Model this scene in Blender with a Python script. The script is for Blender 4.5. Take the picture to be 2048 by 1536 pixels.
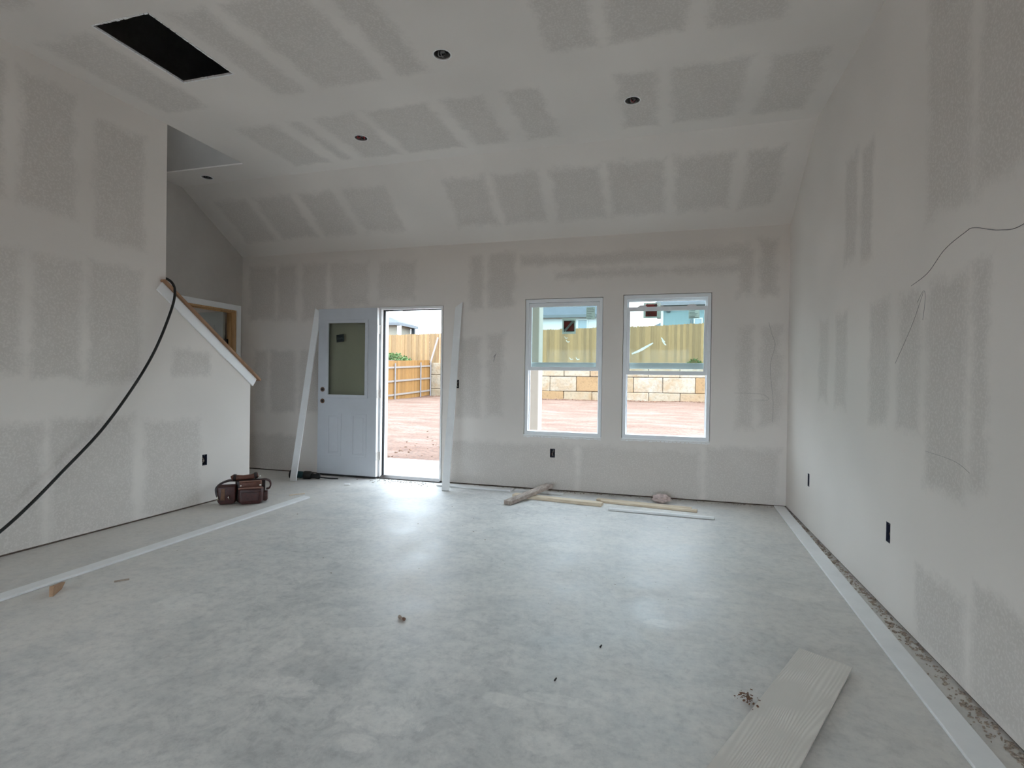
import bpy, bmesh, math, random
from mathutils import Vector, Matrix, noise as mnoise
from mathutils.geometry import tessellate_polygon

for o in list(bpy.data.objects):
    bpy.data.objects.remove(o)
SC = bpy.context.scene
COL = SC.collection
rnd = random.Random(7)

# ------------------------------------------------------------------ camera
CAM_H = 1.1946
F_PX = 1068.96
RX = Vector((0.96104016, 0.27603417, 0.01438565))
DN = Vector((0.01576207, -0.00276839, -0.99987194))
FW = Vector((-0.27595900, 0.96114383, -0.00701141))
cam = bpy.data.cameras.new('camera')
cam.sensor_fit = 'HORIZONTAL'
cam.sensor_width = 36.0
cam.lens = 36.0 * F_PX / 2048.0
cam.clip_start = 0.05
cam.clip_end = 400
cam_ob = bpy.data.objects.new('camera', cam)
COL.objects.link(cam_ob)
m = Matrix.Identity(4)
for i in range(3):
    m[i][0] = RX[i]
    m[i][1] = -DN[i]
    m[i][2] = -FW[i]
m[2][3] = CAM_H
cam_ob.matrix_world = m
SC.camera = cam_ob

# ------------------------------------------------------------------ sky and exposure
world = bpy.data.worlds.new('overcast_sky')
SC.world = world
world.use_nodes = True
bg = world.node_tree.nodes['Background']
bg.inputs['Color'].default_value = (0.75, 0.885, 1.0, 1)
bg.inputs['Strength'].default_value = 2.2
SC.view_settings.view_transform = 'Standard'
SC.view_settings.look = 'None'
SC.view_settings.gamma = 1.0
SC.view_settings.use_curve_mapping = False
SC.view_settings.exposure = 2.1
SC.cycles.max_bounces = 9
SC.cycles.diffuse_bounces = 6
SC.cycles.glossy_bounces = 3
SC.cycles.use_adaptive_sampling = True
SC.cycles.adaptive_threshold = 0.03
SC.cycles.transparent_max_bounces = 16
SC.cycles.use_denoising = True
SC.cycles.caustics_reflective = False
SC.cycles.caustics_refractive = False


# ------------------------------------------------------------------ room dimensions (metres)
D = 5.713      # back wall
XL = -4.117    # left wall
XS = -5.306    # wall behind the stairs
XR = 1.139     # right wall
ZC = 3.333     # flat ceiling
YC = 4.794     # where the sloped ceiling meets the flat one
H = 2.74       # back wall height
YREAR = -4.6
YLEND = 3.575  # full-height end of the left wall
YKNEE = 4.555  # end of the knee wall
YSHAFT = 4.43  # far face of the stair shaft


# ------------------------------------------------------------------ mesh helpers
ORIG = {}


class MB:
    def __init__(self):
        self.v = []
        self.f = []

    def add(self, vs, fs):
        n = len(self.v)
        self.v += [Vector(p) for p in vs]
        self.f += [tuple(i + n for i in f) for f in fs]
        return self

    def box(self, a, b):
        x0, y0, z0 = a
        x1, y1, z1 = b
        return self.hexa([(x0, y0, z0), (x1, y0, z0), (x1, y1, z0), (x0, y1, z0),
                          (x0, y0, z1), (x1, y0, z1), (x1, y1, z1), (x0, y1, z1)])

    def hexa(self, p):
        return self.add(p, [(0, 3, 2, 1), (4, 5, 6, 7), (0, 1, 5, 4), (1, 2, 6, 5), (2, 3, 7, 6), (3, 0, 4, 7)])

    def obox(self, c, ax, ay, az, hx, hy, hz):
        c = Vector(c)
        ax, ay, az = Vector(ax).normalized() * hx, Vector(ay).normalized() * hy, Vector(az).normalized() * hz
        return self.hexa([c - ax - ay - az, c + ax - ay - az, c + ax + ay - az, c - ax + ay - az,
                          c - ax - ay + az, c + ax - ay + az, c + ax + ay + az, c - ax + ay + az])

    def bar(self, a, b, up, w, t):
        """board from a to b; w across, t along 'up'"""
        a, b = Vector(a), Vector(b)
        d = (b - a)
        u = Vector(up)
        s = d.cross(u).normalized()
        u = s.cross(d).normalized()
        return self.obox((a + b) / 2, d, s, u, d.length / 2, w / 2, t / 2)

    def prism(self, loop, off):
        n = len(loop)
        lo = [Vector(p) for p in loop]
        hi = [p + Vector(off) for p in lo]
        fs = [tuple(range(n))[::-1], tuple(range(n, 2 * n))]
        fs += [(i, (i + 1) % n, n + (i + 1) % n, n + i) for i in range(n)]
        return self.add(lo + hi, fs)

    def plate(self, outer, holes, fn, t0, t1):
        """flat plate with holes; fn(u, v, t) -> point"""
        loops = [outer] + list(holes)
        tris = tessellate_polygon([[Vector((p[0], p[1], 0)) for p in l] for l in loops])
        flat = [p for l in loops for p in l]
        n = len(flat)
        vs = [fn(p[0], p[1], t0) for p in flat] + [fn(p[0], p[1], t1) for p in flat]
        fs = [tuple(t) for t in tris] + [tuple(i + n for i in reversed(t)) for t in tris]
        k = 0
        for l in loops:
            c = len(l)
            fs += [(k + i, k + (i + 1) % c, k + (i + 1) % c + n, k + i + n) for i in range(c)]
            k += c
        return self.add(vs, fs)

    def tube(self, pts, r, seg=8, caps=True):
        pts = [Vector(p) for p in pts]
        rr = r if isinstance(r, (list, tuple)) else [r] * len(pts)
        rings = []
        prev = None
        for i, p in enumerate(pts):
            t = (pts[min(i + 1, len(pts) - 1)] - pts[max(i - 1, 0)]).normalized()
            if prev is None:
                a = t.orthogonal().normalized()
            else:
                a = (prev - t * prev.dot(t))
                a = a.normalized() if a.length > 1e-6 else t.orthogonal().normalized()
            prev = a
            b = t.cross(a)
            rings.append([p + (a * math.cos(2 * math.pi * k / seg) + b * math.sin(2 * math.pi * k / seg)) * rr[i] for k in range(seg)])
        vs = [q for r_ in rings for q in r_]
        fs = []
        for i in range(len(rings) - 1):
            for k in range(seg):
                k2 = (k + 1) % seg
                fs.append((i * seg + k, i * seg + k2, (i + 1) * seg + k2, (i + 1) * seg + k))
        if caps:
            fs.append(tuple(range(seg))[::-1])
            fs.append(tuple((len(rings) - 1) * seg + k for k in range(seg)))
        return self.add(vs, fs)

    def ring(self, x0, x1, z0, z1, w, y0, y1, wb=None, wt=None):
        wb = w if wb is None else wb
        wt = w if wt is None else wt
        return self.plate([(x0, z0), (x1, z0), (x1, z1), (x0, z1)],
                          [[(x0 + w, z0 + wb), (x0 + w, z1 - wt), (x1 - w, z1 - wt), (x1 - w, z0 + wb)]],
                          lambda u, v, t: (u, t, v), y0, y1)


def catmull(pts, n=8):
    pts = [Vector(p) for p in pts]
    out = []
    for i in range(len(pts) - 1):
        p0, p1, p2, p3 = pts[max(i - 1, 0)], pts[i], pts[i + 1], pts[min(i + 2, len(pts) - 1)]
        for k in range(n):
            t = k / n
            out.append(0.5 * ((2 * p1) + (-p0 + p2) * t + (2 * p0 - 5 * p1 + 4 * p2 - p3) * t * t + (-p0 + 3 * p1 - 3 * p2 + p3) * t ** 3))
    out.append(pts[-1])
    return out


def mk(name, mb, mat, parent=None, bevel=0.0, smooth=False, seg=1, origin=None):
    me = bpy.data.meshes.new(name)
    if parent is not None:
        org = ORIG[parent.name]
    elif origin is not None:
        org = Vector(origin)
    else:
        xs = [p.x for p in mb.v]
        ys = [p.y for p in mb.v]
        zs = [p.z for p in mb.v]
        org = Vector(((min(xs) + max(xs)) / 2, (min(ys) + max(ys)) / 2, min(zs)))
    me.from_pydata([tuple(p - org) for p in mb.v], [], mb.f)
    b = bmesh.new()
    b.from_mesh(me)
    bmesh.ops.recalc_face_normals(b, faces=b.faces)
    if bevel > 0:
        bmesh.ops.bevel(b, geom=[e for e in b.edges if e.calc_face_angle(0) > 0.5], offset=bevel, segments=seg,
                        profile=0.6, affect='EDGES', clamp_overlap=True)
    b.to_mesh(me)
    b.free()
    if smooth:
        for p in me.polygons:
            p.use_smooth = True
    if mat is not None:
        me.materials.append(mat)
    o = bpy.data.objects.new(name, me)
    COL.objects.link(o)
    if parent is None:
        o.location = org
    else:
        o.parent = parent
    ORIG[o.name] = org
    return o


def empty(name, loc):
    o = bpy.data.objects.new(name, None)
    o.empty_display_size = 0.1
    o.location = loc
    COL.objects.link(o)
    ORIG[o.name] = Vector(loc)
    return o


def tag(o, label, cat, group=None, kind=None):
    o['label'] = label
    o['category'] = cat
    if group:
        o['group'] = group
    if kind:
        o['kind'] = kind
    return o


def struct(o, label, cat):
    return tag(o, label, cat, kind='structure')


def copy_tree(o, parent=None):
    c = o.copy()
    COL.objects.link(c)
    if parent is not None:
        c.parent = parent
    ORIG[c.name] = ORIG[o.name].copy()
    for ch in list(o.children):
        copy_tree(ch, c)
    return c


def text_mesh(name, body, size, mat, parent, origin, xdir, ydir):
    cu = bpy.data.curves.new(name, 'FONT')
    cu.body = body
    cu.size = size
    cu.align_x = 'CENTER'
    cu.align_y = 'CENTER'
    cu.extrude = 0.0004
    tmp = bpy.data.objects.new(name + '_tmp', cu)
    COL.objects.link(tmp)
    bpy.context.view_layer.update()
    me = bpy.data.meshes.new_from_object(tmp.evaluated_get(bpy.context.evaluated_depsgraph_get()))
    bpy.data.objects.remove(tmp)
    x, y = Vector(xdir).normalized(), Vector(ydir).normalized()
    z = x.cross(y)
    org = ORIG[parent.name]
    for v in me.vertices:
        v.co = Vector(origin) + x * v.co.x + y * v.co.y + z * v.co.z - org
    me.materials.clear()
    me.materials.append(mat)
    me.name = name
    o = bpy.data.objects.new(name, me)
    COL.objects.link(o)
    o.parent = parent
    ORIG[o.name] = org
    return o


# ------------------------------------------------------------------ materials
def new_mat(name):
    mt = bpy.data.materials.new(name)
    mt.use_nodes = True
    nt = mt.node_tree
    return mt, nt, nt.nodes['Principled BSDF']


def N(nt, typ, **kw):
    n = nt.nodes.new(typ)
    for k, v in kw.items():
        if k.startswith('i_'):
            n.inputs[k[2:].replace('_', ' ')].default_value = v
        else:
            setattr(n, k, v)
    return n


def ramp(nt, stops, fac):
    r = nt.nodes.new('ShaderNodeValToRGB')
    el = r.color_ramp.elements
    while len(el) < len(stops):
        el.new(0.5)
    for e, (p, c) in zip(el, stops):
        e.position = p
        e.color = c if len(c) == 4 else (*c, 1)
    nt.links.new(fac, r.inputs['Fac'])
    return r


def noise_tex(nt, scale, detail=3, rough=0.55, vec=None, dist=0.0):
    n = nt.nodes.new('ShaderNodeTexNoise')
    n.inputs['Scale'].default_value = scale
    n.inputs['Detail'].default_value = detail
    n.inputs['Roughness'].default_value = rough
    n.inputs['Distortion'].default_value = dist
    if vec is not None:
        nt.links.new(vec, n.inputs['Vector'])
    return n


def mixc(nt, fac, a, b, mode='MIX'):
    mx = nt.nodes.new('ShaderNodeMix')
    mx.data_type = 'RGBA'
    mx.blend_type = mode
    for sock, val in ((mx.inputs['Factor'], fac), (mx.inputs['A'], a), (mx.inputs['B'], b)):
        if isinstance(val, (int, float)):
            sock.default_value = val
        elif isinstance(val, (tuple, list)):
            sock.default_value = val if len(val) == 4 else (*val, 1)
        else:
            nt.links.new(val, sock)
    return mx.outputs['Result']


def math_n(nt, op, a, b=None, c=None):
    n = nt.nodes.new('ShaderNodeMath')
    n.operation = op
    for i, val in enumerate((a, b, c)):
        if val is None:
            continue
        if isinstance(val, (int, float)):
            n.inputs[i].default_value = val
        else:
            nt.links.new(val, n.inputs[i])
    return n.outputs[0]


def bump(nt, bsdf, height, strength, dist=0.01):
    b = nt.nodes.new('ShaderNodeBump')
    b.inputs['Strength'].default_value = strength
    b.inputs['Distance'].default_value = dist
    nt.links.new(height, b.inputs['Height'])
    nt.links.new(b.outputs['Normal'], bsdf.inputs['Normal'])


def plain(name, col, rough=0.6, var=0.08, scale=20.0, bmp=0.0, metal=0.0, spec=0.4):
    mt, nt, bs = new_mat(name)
    g = nt.nodes.new('ShaderNodeNewGeometry')
    n = noise_tex(nt, scale, 4, 0.6, g.outputs['Position'])
    lo = tuple(max(0, c * (1 - var)) for c in col)
    hi = tuple(min(1, c * (1 + var)) for c in col)
    r = ramp(nt, [(0.3, lo), (0.7, hi)], n.outputs['Fac'])
    nt.links.new(r.outputs['Color'], bs.inputs['Base Color'])
    bs.inputs['Roughness'].default_value = rough
    bs.inputs['Metallic'].default_value = metal
    bs.inputs['Specular IOR Level'].default_value = spec
    if bmp:
        bump(nt, bs, n.outputs['Fac'], bmp, 0.005)
    return mt


def wood(name, c_lo, c_hi, stretch=(1, 1, 1), rough=0.65, objrand=0.0, knots=0.0):
    mt, nt, bs = new_mat(name)
    tc = nt.nodes.new('ShaderNodeTexCoord')
    mp = nt.nodes.new('ShaderNodeMapping')
    mp.inputs['Scale'].default_value = stretch
    nt.links.new(tc.outputs['Object'], mp.inputs['Vector'])
    oi = nt.nodes.new('ShaderNodeObjectInfo')
    vm = nt.nodes.new('ShaderNodeVectorMath')
    vm.operation = 'ADD'
    cx = nt.nodes.new('ShaderNodeCombineXYZ')
    rs = math_n(nt, 'MULTIPLY', oi.outputs['Random'], 37.0)
    for k in ('X', 'Y', 'Z'):
        nt.links.new(rs, cx.inputs[k])
    nt.links.new(mp.outputs['Vector'], vm.inputs[0])
    nt.links.new(cx.outputs['Vector'], vm.inputs[1])
    n = noise_tex(nt, 6.0, 5, 0.65, vm.outputs['Vector'], 0.6)
    r = ramp(nt, [(0.28, c_lo), (0.72, c_hi)], n.outputs['Fac'])
    col = r.outputs['Color']
    if objrand:
        v = math_n(nt, 'MULTIPLY_ADD', oi.outputs['Random'], objrand, 1 - objrand / 2)
        hsv = nt.nodes.new('ShaderNodeHueSaturation')
        nt.links.new(col, hsv.inputs['Color'])
        nt.links.new(v, hsv.inputs['Value'])
        col = hsv.outputs['Color']
    if knots:
        k = noise_tex(nt, 1.4, 1, 0.4, mp.outputs['Vector'])
        kr = ramp(nt, [(0.68, (0, 0, 0)), (0.74, (1, 1, 1))], k.outputs['Fac'])
        col = mixc(nt, math_n(nt, 'MULTIPLY', kr.outputs['Color'], knots), col, tuple(c * 0.45 for c in c_lo))
    nt.links.new(col, bs.inputs['Base Color'])
    bs.inputs['Roughness'].default_value = rough
    bump(nt, bs, n.outputs['Fac'], 0.25, 0.004)
    return mt


MUD = (0.765, 0.715, 0.67)
PAPER = (0.625, 0.58, 0.54)
SPRAY = (0.76, 0.715, 0.675)


def drywall(name, ua, va, rects, soft=0.045):
    """smooth joint compound everywhere, except rectangles of speckled board paper between the taped seams"""
    mt, nt, bs = new_mat(name)
    g = nt.nodes.new('ShaderNodeNewGeometry')
    sep = nt.nodes.new('ShaderNodeSeparateXYZ')
    nt.links.new(g.outputs['Position'], sep.inputs['Vector'])
    wob = noise_tex(nt, 5.0, 4, 0.75, g.outputs['Position'])
    wobv = math_n(nt, 'MULTIPLY_ADD', wob.outputs['Fac'], 0.20, -0.10)
    U, V = sep.outputs[ua], sep.outputs[va]
    best = None
    for (u0, u1, v0, v1) in rects:
        du = math_n(nt, 'ABSOLUTE', math_n(nt, 'SUBTRACT', U, (u0 + u1) / 2))
        du = math_n(nt, 'SUBTRACT', du, (u1 - u0) / 2)
        dv = math_n(nt, 'ABSOLUTE', math_n(nt, 'SUBTRACT', V, (v0 + v1) / 2))
        dv = math_n(nt, 'SUBTRACT', dv, (v1 - v0) / 2)
        d = math_n(nt, 'MAXIMUM', du, dv)
        best = d if best is None else math_n(nt, 'MINIMUM', best, d)
    best = math_n(nt, 'ADD', best, wobv)
    mr = nt.nodes.new('ShaderNodeMapRange')
    mr.interpolation_type = 'SMOOTHSTEP'
    mr.inputs['From Min'].default_value = soft
    mr.inputs['From Max'].default_value = -soft
    nt.links.new(best, mr.inputs['Value'])
    mask = mr.outputs['Result']
    mask = math_n(nt, 'MULTIPLY', mask, math_n(nt, 'MULTIPLY_ADD', wob.outputs['Fac'], 0.9, 0.5))
    sp = noise_tex(nt, 80.0, 2, 0.6, g.outputs['Position'])
    spr = ramp(nt, [(0.50, (0, 0, 0)), (0.60, (1, 1, 1))], sp.outputs['Fac'])
    paper = mixc(nt, math_n(nt, 'MULTIPLY', spr.outputs['Color'], 0.55), PAPER, SPRAY)
    big = noise_tex(nt, 1.3, 1, 0.5, g.outputs['Position'])
    mudr = ramp(nt, [(0.3, tuple(c * 0.95 for c in MUD)), (0.7, tuple(c * 1.04 for c in MUD))], big.outputs['Fac'])
    col = mixc(nt, mask, mudr.outputs['Color'], paper)
    nt.links.new(col, bs.inputs['Base Color'])
    bs.inputs['Roughness'].default_value = 0.85
    bs.inputs['Specular IOR Level'].default_value = 0.25
    return mt


BACK = [(-5.18, -4.79, 1.92, 2.6), (-4.75, -4.48, 1.92, 2.61), (-4.38, -4.05, 1.91, 2.6), (-3.98, -3.45, 2.08, 2.59), (-3.32, -2.84, 2.13, 2.58), (-2.15, -2.0, 2.0, 2.59), (-1.93, -1.63, 2.01, 2.61), (-1.56, 0.78, 2.45, 2.56), (-1.17, 0.74, 2.30, 2.38), (0.69, 0.81, 2.07, 2.51), (0.87, 1.02, 2.06, 2.6), (-5.09, -4.91, 0.73, 1.54), (-4.86, -4.48, 0.74, 1.54), (-4.41, -4.08, 0.76, 1.54), (-2.29, -2.02, 0.78, 1.67), (-1.93, -1.75, 0.79, 1.7), (0.69, 0.82, 0.76, 1.75), (0.89, 1.07, 0.79, 1.75), (-5.16, -4.4, 0.0, 0.45), (-2.37, -0.92, 0.0, 0.5), (-0.87, 0.35, 0.0, 0.5), (0.4, 1.08, 0.0, 0.55)]
LEFT = [(1.2, 1.8, 2.3, 3.2), (1.9, 2.4, 2.35, 3.2), (2.5, 2.84, 2.32, 3.2), (2.98, 3.36, 2.22, 3.12), (1.2, 1.8, 1.2, 2.0), (1.9, 2.5, 1.2, 2.0), (2.58, 2.88, 1.17, 2.0), (2.95, 3.34, 1.13, 2.04), (0.9, 1.5, 0.0, 0.85), (1.6, 2.3, 0.0, 0.85), (2.35, 2.64, 0.0, 0.85), (2.70, 3.29, 0.0, 0.87), (3.40, 3.95, 0.0, 0.8), (3.65, 4.05, 1.2, 1.42)]
RIGHT = [(2.53, 2.88, 1.95, 3.1), (2.05, 2.46, 1.95, 3.0), (3.84, 4.06, 2.0, 2.68), (3.56, 3.75, 1.95, 2.62), (3.30, 3.56, 0.98, 1.66), (2.93, 3.16, 0.98, 1.66), (2.53, 2.85, 0.74, 1.66), (2.38, 2.47, 0.8, 1.66), (2.51, 2.92, 0.03, 0.36), (2.05, 2.43, 0.03, 0.44), (4.40, 4.62, 1.08, 1.68), (3.98, 4.22, 1.05, 1.67), (1.4, 1.95, 0.8, 1.66), (1.4, 1.95, 0.03, 0.42)]
CEIL = []
for (x0, x1) in [(-3.62, -3.24), (-3.08, -2.98), (-2.84, -2.46), (-2.36, -1.82), (-1.68, -1.36), (-1.20, -0.92), (-0.36, -0.10), (0.02, 0.50), (0.64, 0.98)]:
    CEIL.append((x0, x1, 3.80, 4.60))
for (x0, x1) in [(-3.95, -3.52), (-2.86, -2.62), (-2.50, -1.98), (-1.84, -1.62), (-0.76, -0.46), (-0.36, 0.08), (0.22, 0.62)]:
    CEIL.append((x0, x1, 2.50, 3.42))
for (x0, x1) in [(-3.95, -3.55), (-2.9, -2.3), (-2.1, -1.6), (-1.4, -0.8), (-0.7, -0.1), (0.1, 0.7)]:
    CEIL.append((x0, x1, 1.30, 2.20))
SLOPE = [(x0, x1, 5.00, 5.50) for (x0, x1) in
         [(-5.05, -4.62), (-4.50, -4.02), (-3.90, -3.48), (-3.36, -2.86), (-2.20, -1.76), (-1.66, -1.22), (-1.10, -0.62), (-0.54, -0.04), (0.06, 0.55), (0.66, 0.94)]]

M = {}
M['back'] = drywall('drywall_back', 0, 2, BACK)
M['left'] = drywall('drywall_left', 1, 2, LEFT)
M['right'] = drywall('drywall_right', 1, 2, RIGHT)
M['ceil'] = drywall('drywall_ceiling', 0, 1, CEIL)
M['slope'] = drywall('drywall_slope', 0, 1, SLOPE)
M['stairwall'] = plain('dim_bare_drywall', (0.50, 0.465, 0.43), 0.9, 0.06, 2.5)  # bare board, darker than the mudded walls
M['shaft'] = plain('shaft_drywall', (0.42, 0.39, 0.36), 0.9, 0.05, 3)  # darker drywall copy; the shaft's dim light is put into the colour
M['board'] = plain('bare_drywall', (0.62, 0.585, 0.55), 0.9, 0.05, 30)
M['trim_white'] = plain('primed_trim', (0.84, 0.845, 0.845), 0.5, 0.03, 8)
M['white_paint'] = plain('white_paint', (0.86, 0.86, 0.86), 0.4, 0.02, 6)
M['vinyl'] = plain('white_vinyl', (0.80, 0.82, 0.84), 0.35, 0.02, 10)
M['door_paint'] = plain('primed_door_steel', (0.54, 0.56, 0.595), 0.45, 0.03, 4)
M['black'] = plain('black_rubber', (0.012, 0.012, 0.014), 0.6, 0.2, 30)
M['dark'] = plain('dark_void_wood', (0.02, 0.018, 0.016), 0.9, 0.2, 8)  # near black: the attic's darkness is put into the colour
M['plate_wood'] = plain('bottom_plate_wood', (0.12, 0.09, 0.07), 0.9, 0.4, 14)
M['threshold'] = plain('bronze_threshold', (0.06, 0.05, 0.045), 0.45, 0.2, 25, metal=0.3)
M['nickel'] = plain('satin_nickel', (0.55, 0.52, 0.49), 0.35, 0.1, 40, metal=0.8)
M['bronze'] = plain('aged_bronze', (0.20, 0.12, 0.085), 0.45, 0.3, 60, metal=0.5)
M['nail_metal'] = plain('dull_zinc', (0.36, 0.28, 0.23), 0.5, 0.3, 120, metal=0.3)
M['bronze_dark'] = plain('dark_bronze_hinge', (0.03, 0.027, 0.025), 0.5, 0.2, 60, metal=0.4)
M['pine'] = wood('pine_jamb', (0.42, 0.24, 0.10), (0.62, 0.40, 0.20), (6, 6, 0.8))
M['cap_wood'] = wood('brown_cap_wood', (0.22, 0.115, 0.06), (0.38, 0.22, 0.125), (8, 0.8, 0.8))
M['lumber'] = wood('pale_lumber', (0.62, 0.49, 0.35), (0.80, 0.69, 0.54), (0.9, 9, 9))
M['grey_lumber'] = wood('weathered_lumber', (0.24, 0.18, 0.15), (0.58, 0.50, 0.44), (5, 1.0, 5))
M['chip'] = wood('orange_chip_wood', (0.28, 0.15, 0.08), (0.42, 0.25, 0.14), (3, 3, 3))
M['leather'] = plain('oxblood_leather', (0.050, 0.014, 0.012), 0.42, 0.45, 35, 0.3)
M['leather_lt'] = plain('worn_brown_leather', (0.125, 0.045, 0.028), 0.5, 0.3, 40, 0.3)
M['leather_tan'] = plain('tan_leather', (0.15, 0.07, 0.035), 0.6, 0.25, 40, 0.3)
M['leather_dk'] = plain('black_leather', (0.022, 0.012, 0.012), 0.45, 0.3, 40, 0.2)
M['thread'] = plain('pale_stitching', (0.24, 0.13, 0.10), 0.8, 0.1, 50)
M['chrome'] = plain('chrome_rivet', (0.75, 0.72, 0.66), 0.2, 0.05, 50, metal=1.0)
M['teal'] = plain('teal_tool_plastic', (0.010, 0.055, 0.062), 0.5, 0.2, 30)
M['tool_black'] = plain('black_tool_plastic', (0.014, 0.014, 0.013), 0.55, 0.3, 30)
M['cable'] = plain('black_cable', (0.012, 0.013, 0.013), 0.55, 0.1, 20)
M['box_blue'] = plain('dark_blue_box_plastic', (0.012, 0.016, 0.035), 0.5, 0.3, 40)
M['wire_red'] = plain('red_wire', (0.45, 0.06, 0.06), 0.5, 0.1, 40)
M['wire_white'] = plain('white_wire', (0.55, 0.54, 0.5), 0.5, 0.1, 40)
M['galv'] = plain('galvanised_can', (0.24, 0.24, 0.24), 0.45, 0.4, 60, metal=0.5)
M['paper'] = plain('crumpled_paper', (0.56, 0.45, 0.42), 0.8, 0.25, 30, 0.2)
M['debris'] = plain('drywall_crumbs', (0.36, 0.295, 0.24), 0.9, 0.55, 160)
M['sawdust'] = plain('sawdust', (0.45, 0.40, 0.36), 0.9, 0.5, 200)
M['pencil'] = plain('pencil_graphite', (0.10, 0.10, 0.11), 0.8, 0.5, 90)
M['pink_smear'] = plain('pink_chalk', (0.52, 0.38, 0.36), 0.9, 0.2, 60)
M['st_dark'] = plain('dark_green_sticker', (0.006, 0.013, 0.013), 0.5, 0.2, 50)
M['st_text'] = plain('sticker_grey_ink', (0.07, 0.085, 0.085), 0.5, 0.1, 50)
M['concrete'] = plain('patio_concrete', (0.62, 0.60, 0.57), 0.8, 0.06, 5)
M['cream'] = plain('cream_column_paint', (0.332, 0.294, 0.252), 0.7, 0.03, 5)
M['soffit'] = plain('soffit_paint', (0.62, 0.60, 0.56), 0.7, 0.03, 5)
M['inner_door'] = plain('grey_green_inner_door', (0.34, 0.355, 0.32), 0.5, 0.04, 4)
M['siding_cream'] = plain('cream_siding', (0.187, 0.173, 0.136), 0.7, 0.05, 1.0)
M['siding_white'] = plain('white_siding', (0.435, 0.443, 0.443), 0.7, 0.04, 1.0)
M['siding_grey'] = plain('grey_siding', (0.135, 0.185, 0.195), 0.7, 0.06, 1.0)
M['roof_grey'] = plain('grey_shingles', (0.061, 0.066, 0.080), 0.85, 0.22, 6)
M['fascia'] = plain('grey_fascia', (0.094, 0.103, 0.112), 0.6, 0.08, 3)
M['far_glass'] = plain('far_window_pane', (0.197, 0.234, 0.262), 0.15, 0.08, 2)
M['shadow_metal'] = plain('dark_downspout', (0.03, 0.035, 0.04), 0.5, 0.1, 4)  # dark metal colour of the downspout and wall lamp
M['picket'] = wood('cedar_picket', (0.176, 0.094, 0.033), (0.253, 0.157, 0.067), (7, 7, 0.7), objrand=0.5, knots=0.35)
M['picket_side'] = wood('orange_cedar_picket', (0.206, 0.097, 0.025), (0.264, 0.140, 0.045), (7, 7, 0.7), objrand=0.35)
M['rail'] = wood('pale_rail_wood', (0.206, 0.165, 0.140), (0.280, 0.238, 0.210), (3, 3, 3))
M['post_metal'] = plain('galvanised_post', (0.214, 0.202, 0.206), 0.5, 0.1, 8, metal=0.2)
M['leaf'] = plain('weed_leaf', (0.062, 0.107, 0.029), 0.7, 0.5, 9)
M['mortar'] = plain('grey_mortar', (0.20, 0.185, 0.17), 0.95, 0.3, 4)
M['clod'] = plain('dirt_clod', (0.15, 0.085, 0.055), 0.95, 0.4, 12)


def stone_mat():
    mt, nt, bs = new_mat('limestone_block')
    g = nt.nodes.new('ShaderNodeNewGeometry')
    oi = nt.nodes.new('ShaderNodeObjectInfo')
    r = ramp(nt, [(0.0, (0.252, 0.203, 0.140)), (0.3, (0.294, 0.252, 0.196)), (0.55, (0.238, 0.178, 0.112)), (0.75, (0.301, 0.266, 0.217)), (0.93, (0.231, 0.140, 0.066))], oi.outputs['Random'])
    n = noise_tex(nt, 1.7, 5, 0.65, g.outputs['Position'], 0.4)
    st = ramp(nt, [(0.42, (0, 0, 0)), (0.68, (1, 1, 1))], n.outputs['Fac'])
    col = mixc(nt, math_n(nt, 'MULTIPLY', st.outputs['Color'], 0.75), r.outputs['Color'], (0.231, 0.143, 0.070))
    n2 = noise_tex(nt, 9.0, 4, 0.7, g.outputs['Position'])
    dk = ramp(nt, [(0.3, (0.55, 0.55, 0.55)), (0.5, (1, 1, 1))], n2.outputs['Fac'])
    col = mixc(nt, 0.6, col, dk.outputs['Color'], 'MULTIPLY')
    nt.links.new(col, bs.inputs['Base Color'])
    bs.inputs['Roughness'].default_value = 0.9
    bump(nt, bs, n2.outputs['Fac'], 0.6, 0.03)
    return mt


def dirt_mat():
    mt, nt, bs = new_mat('red_dirt')
    g = nt.nodes.new('ShaderNodeNewGeometry')
    mp = nt.nodes.new('ShaderNodeMapping')
    mp.inputs['Scale'].default_value = (0.55, 1.5, 1)
    nt.links.new(g.outputs['Position'], mp.inputs['Vector'])
    n = noise_tex(nt, 1.1, 6, 0.65, mp.outputs['Vector'], 0.3)
    r = ramp(nt, [(0.3, (0.110, 0.050, 0.029)), (0.5, (0.146, 0.078, 0.051)), (0.68, (0.186, 0.124, 0.096))], n.outputs['Fac'])
    n2 = noise_tex(nt, 12.0, 5, 0.75, g.outputs['Position'])
    dk = ramp(nt, [(0.36, (0.30, 0.28, 0.27)), (0.50, (1, 1, 1))], n2.outputs['Fac'])
    col = mixc(nt, 0.7, r.outputs['Color'], dk.outputs['Color'], 'MULTIPLY')
    nt.links.new(col, bs.inputs['Base Color'])
    bs.inputs['Roughness'].default_value = 0.95
    bump(nt, bs, n2.outputs['Fac'], 0.7, 0.05)
    return mt


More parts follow.
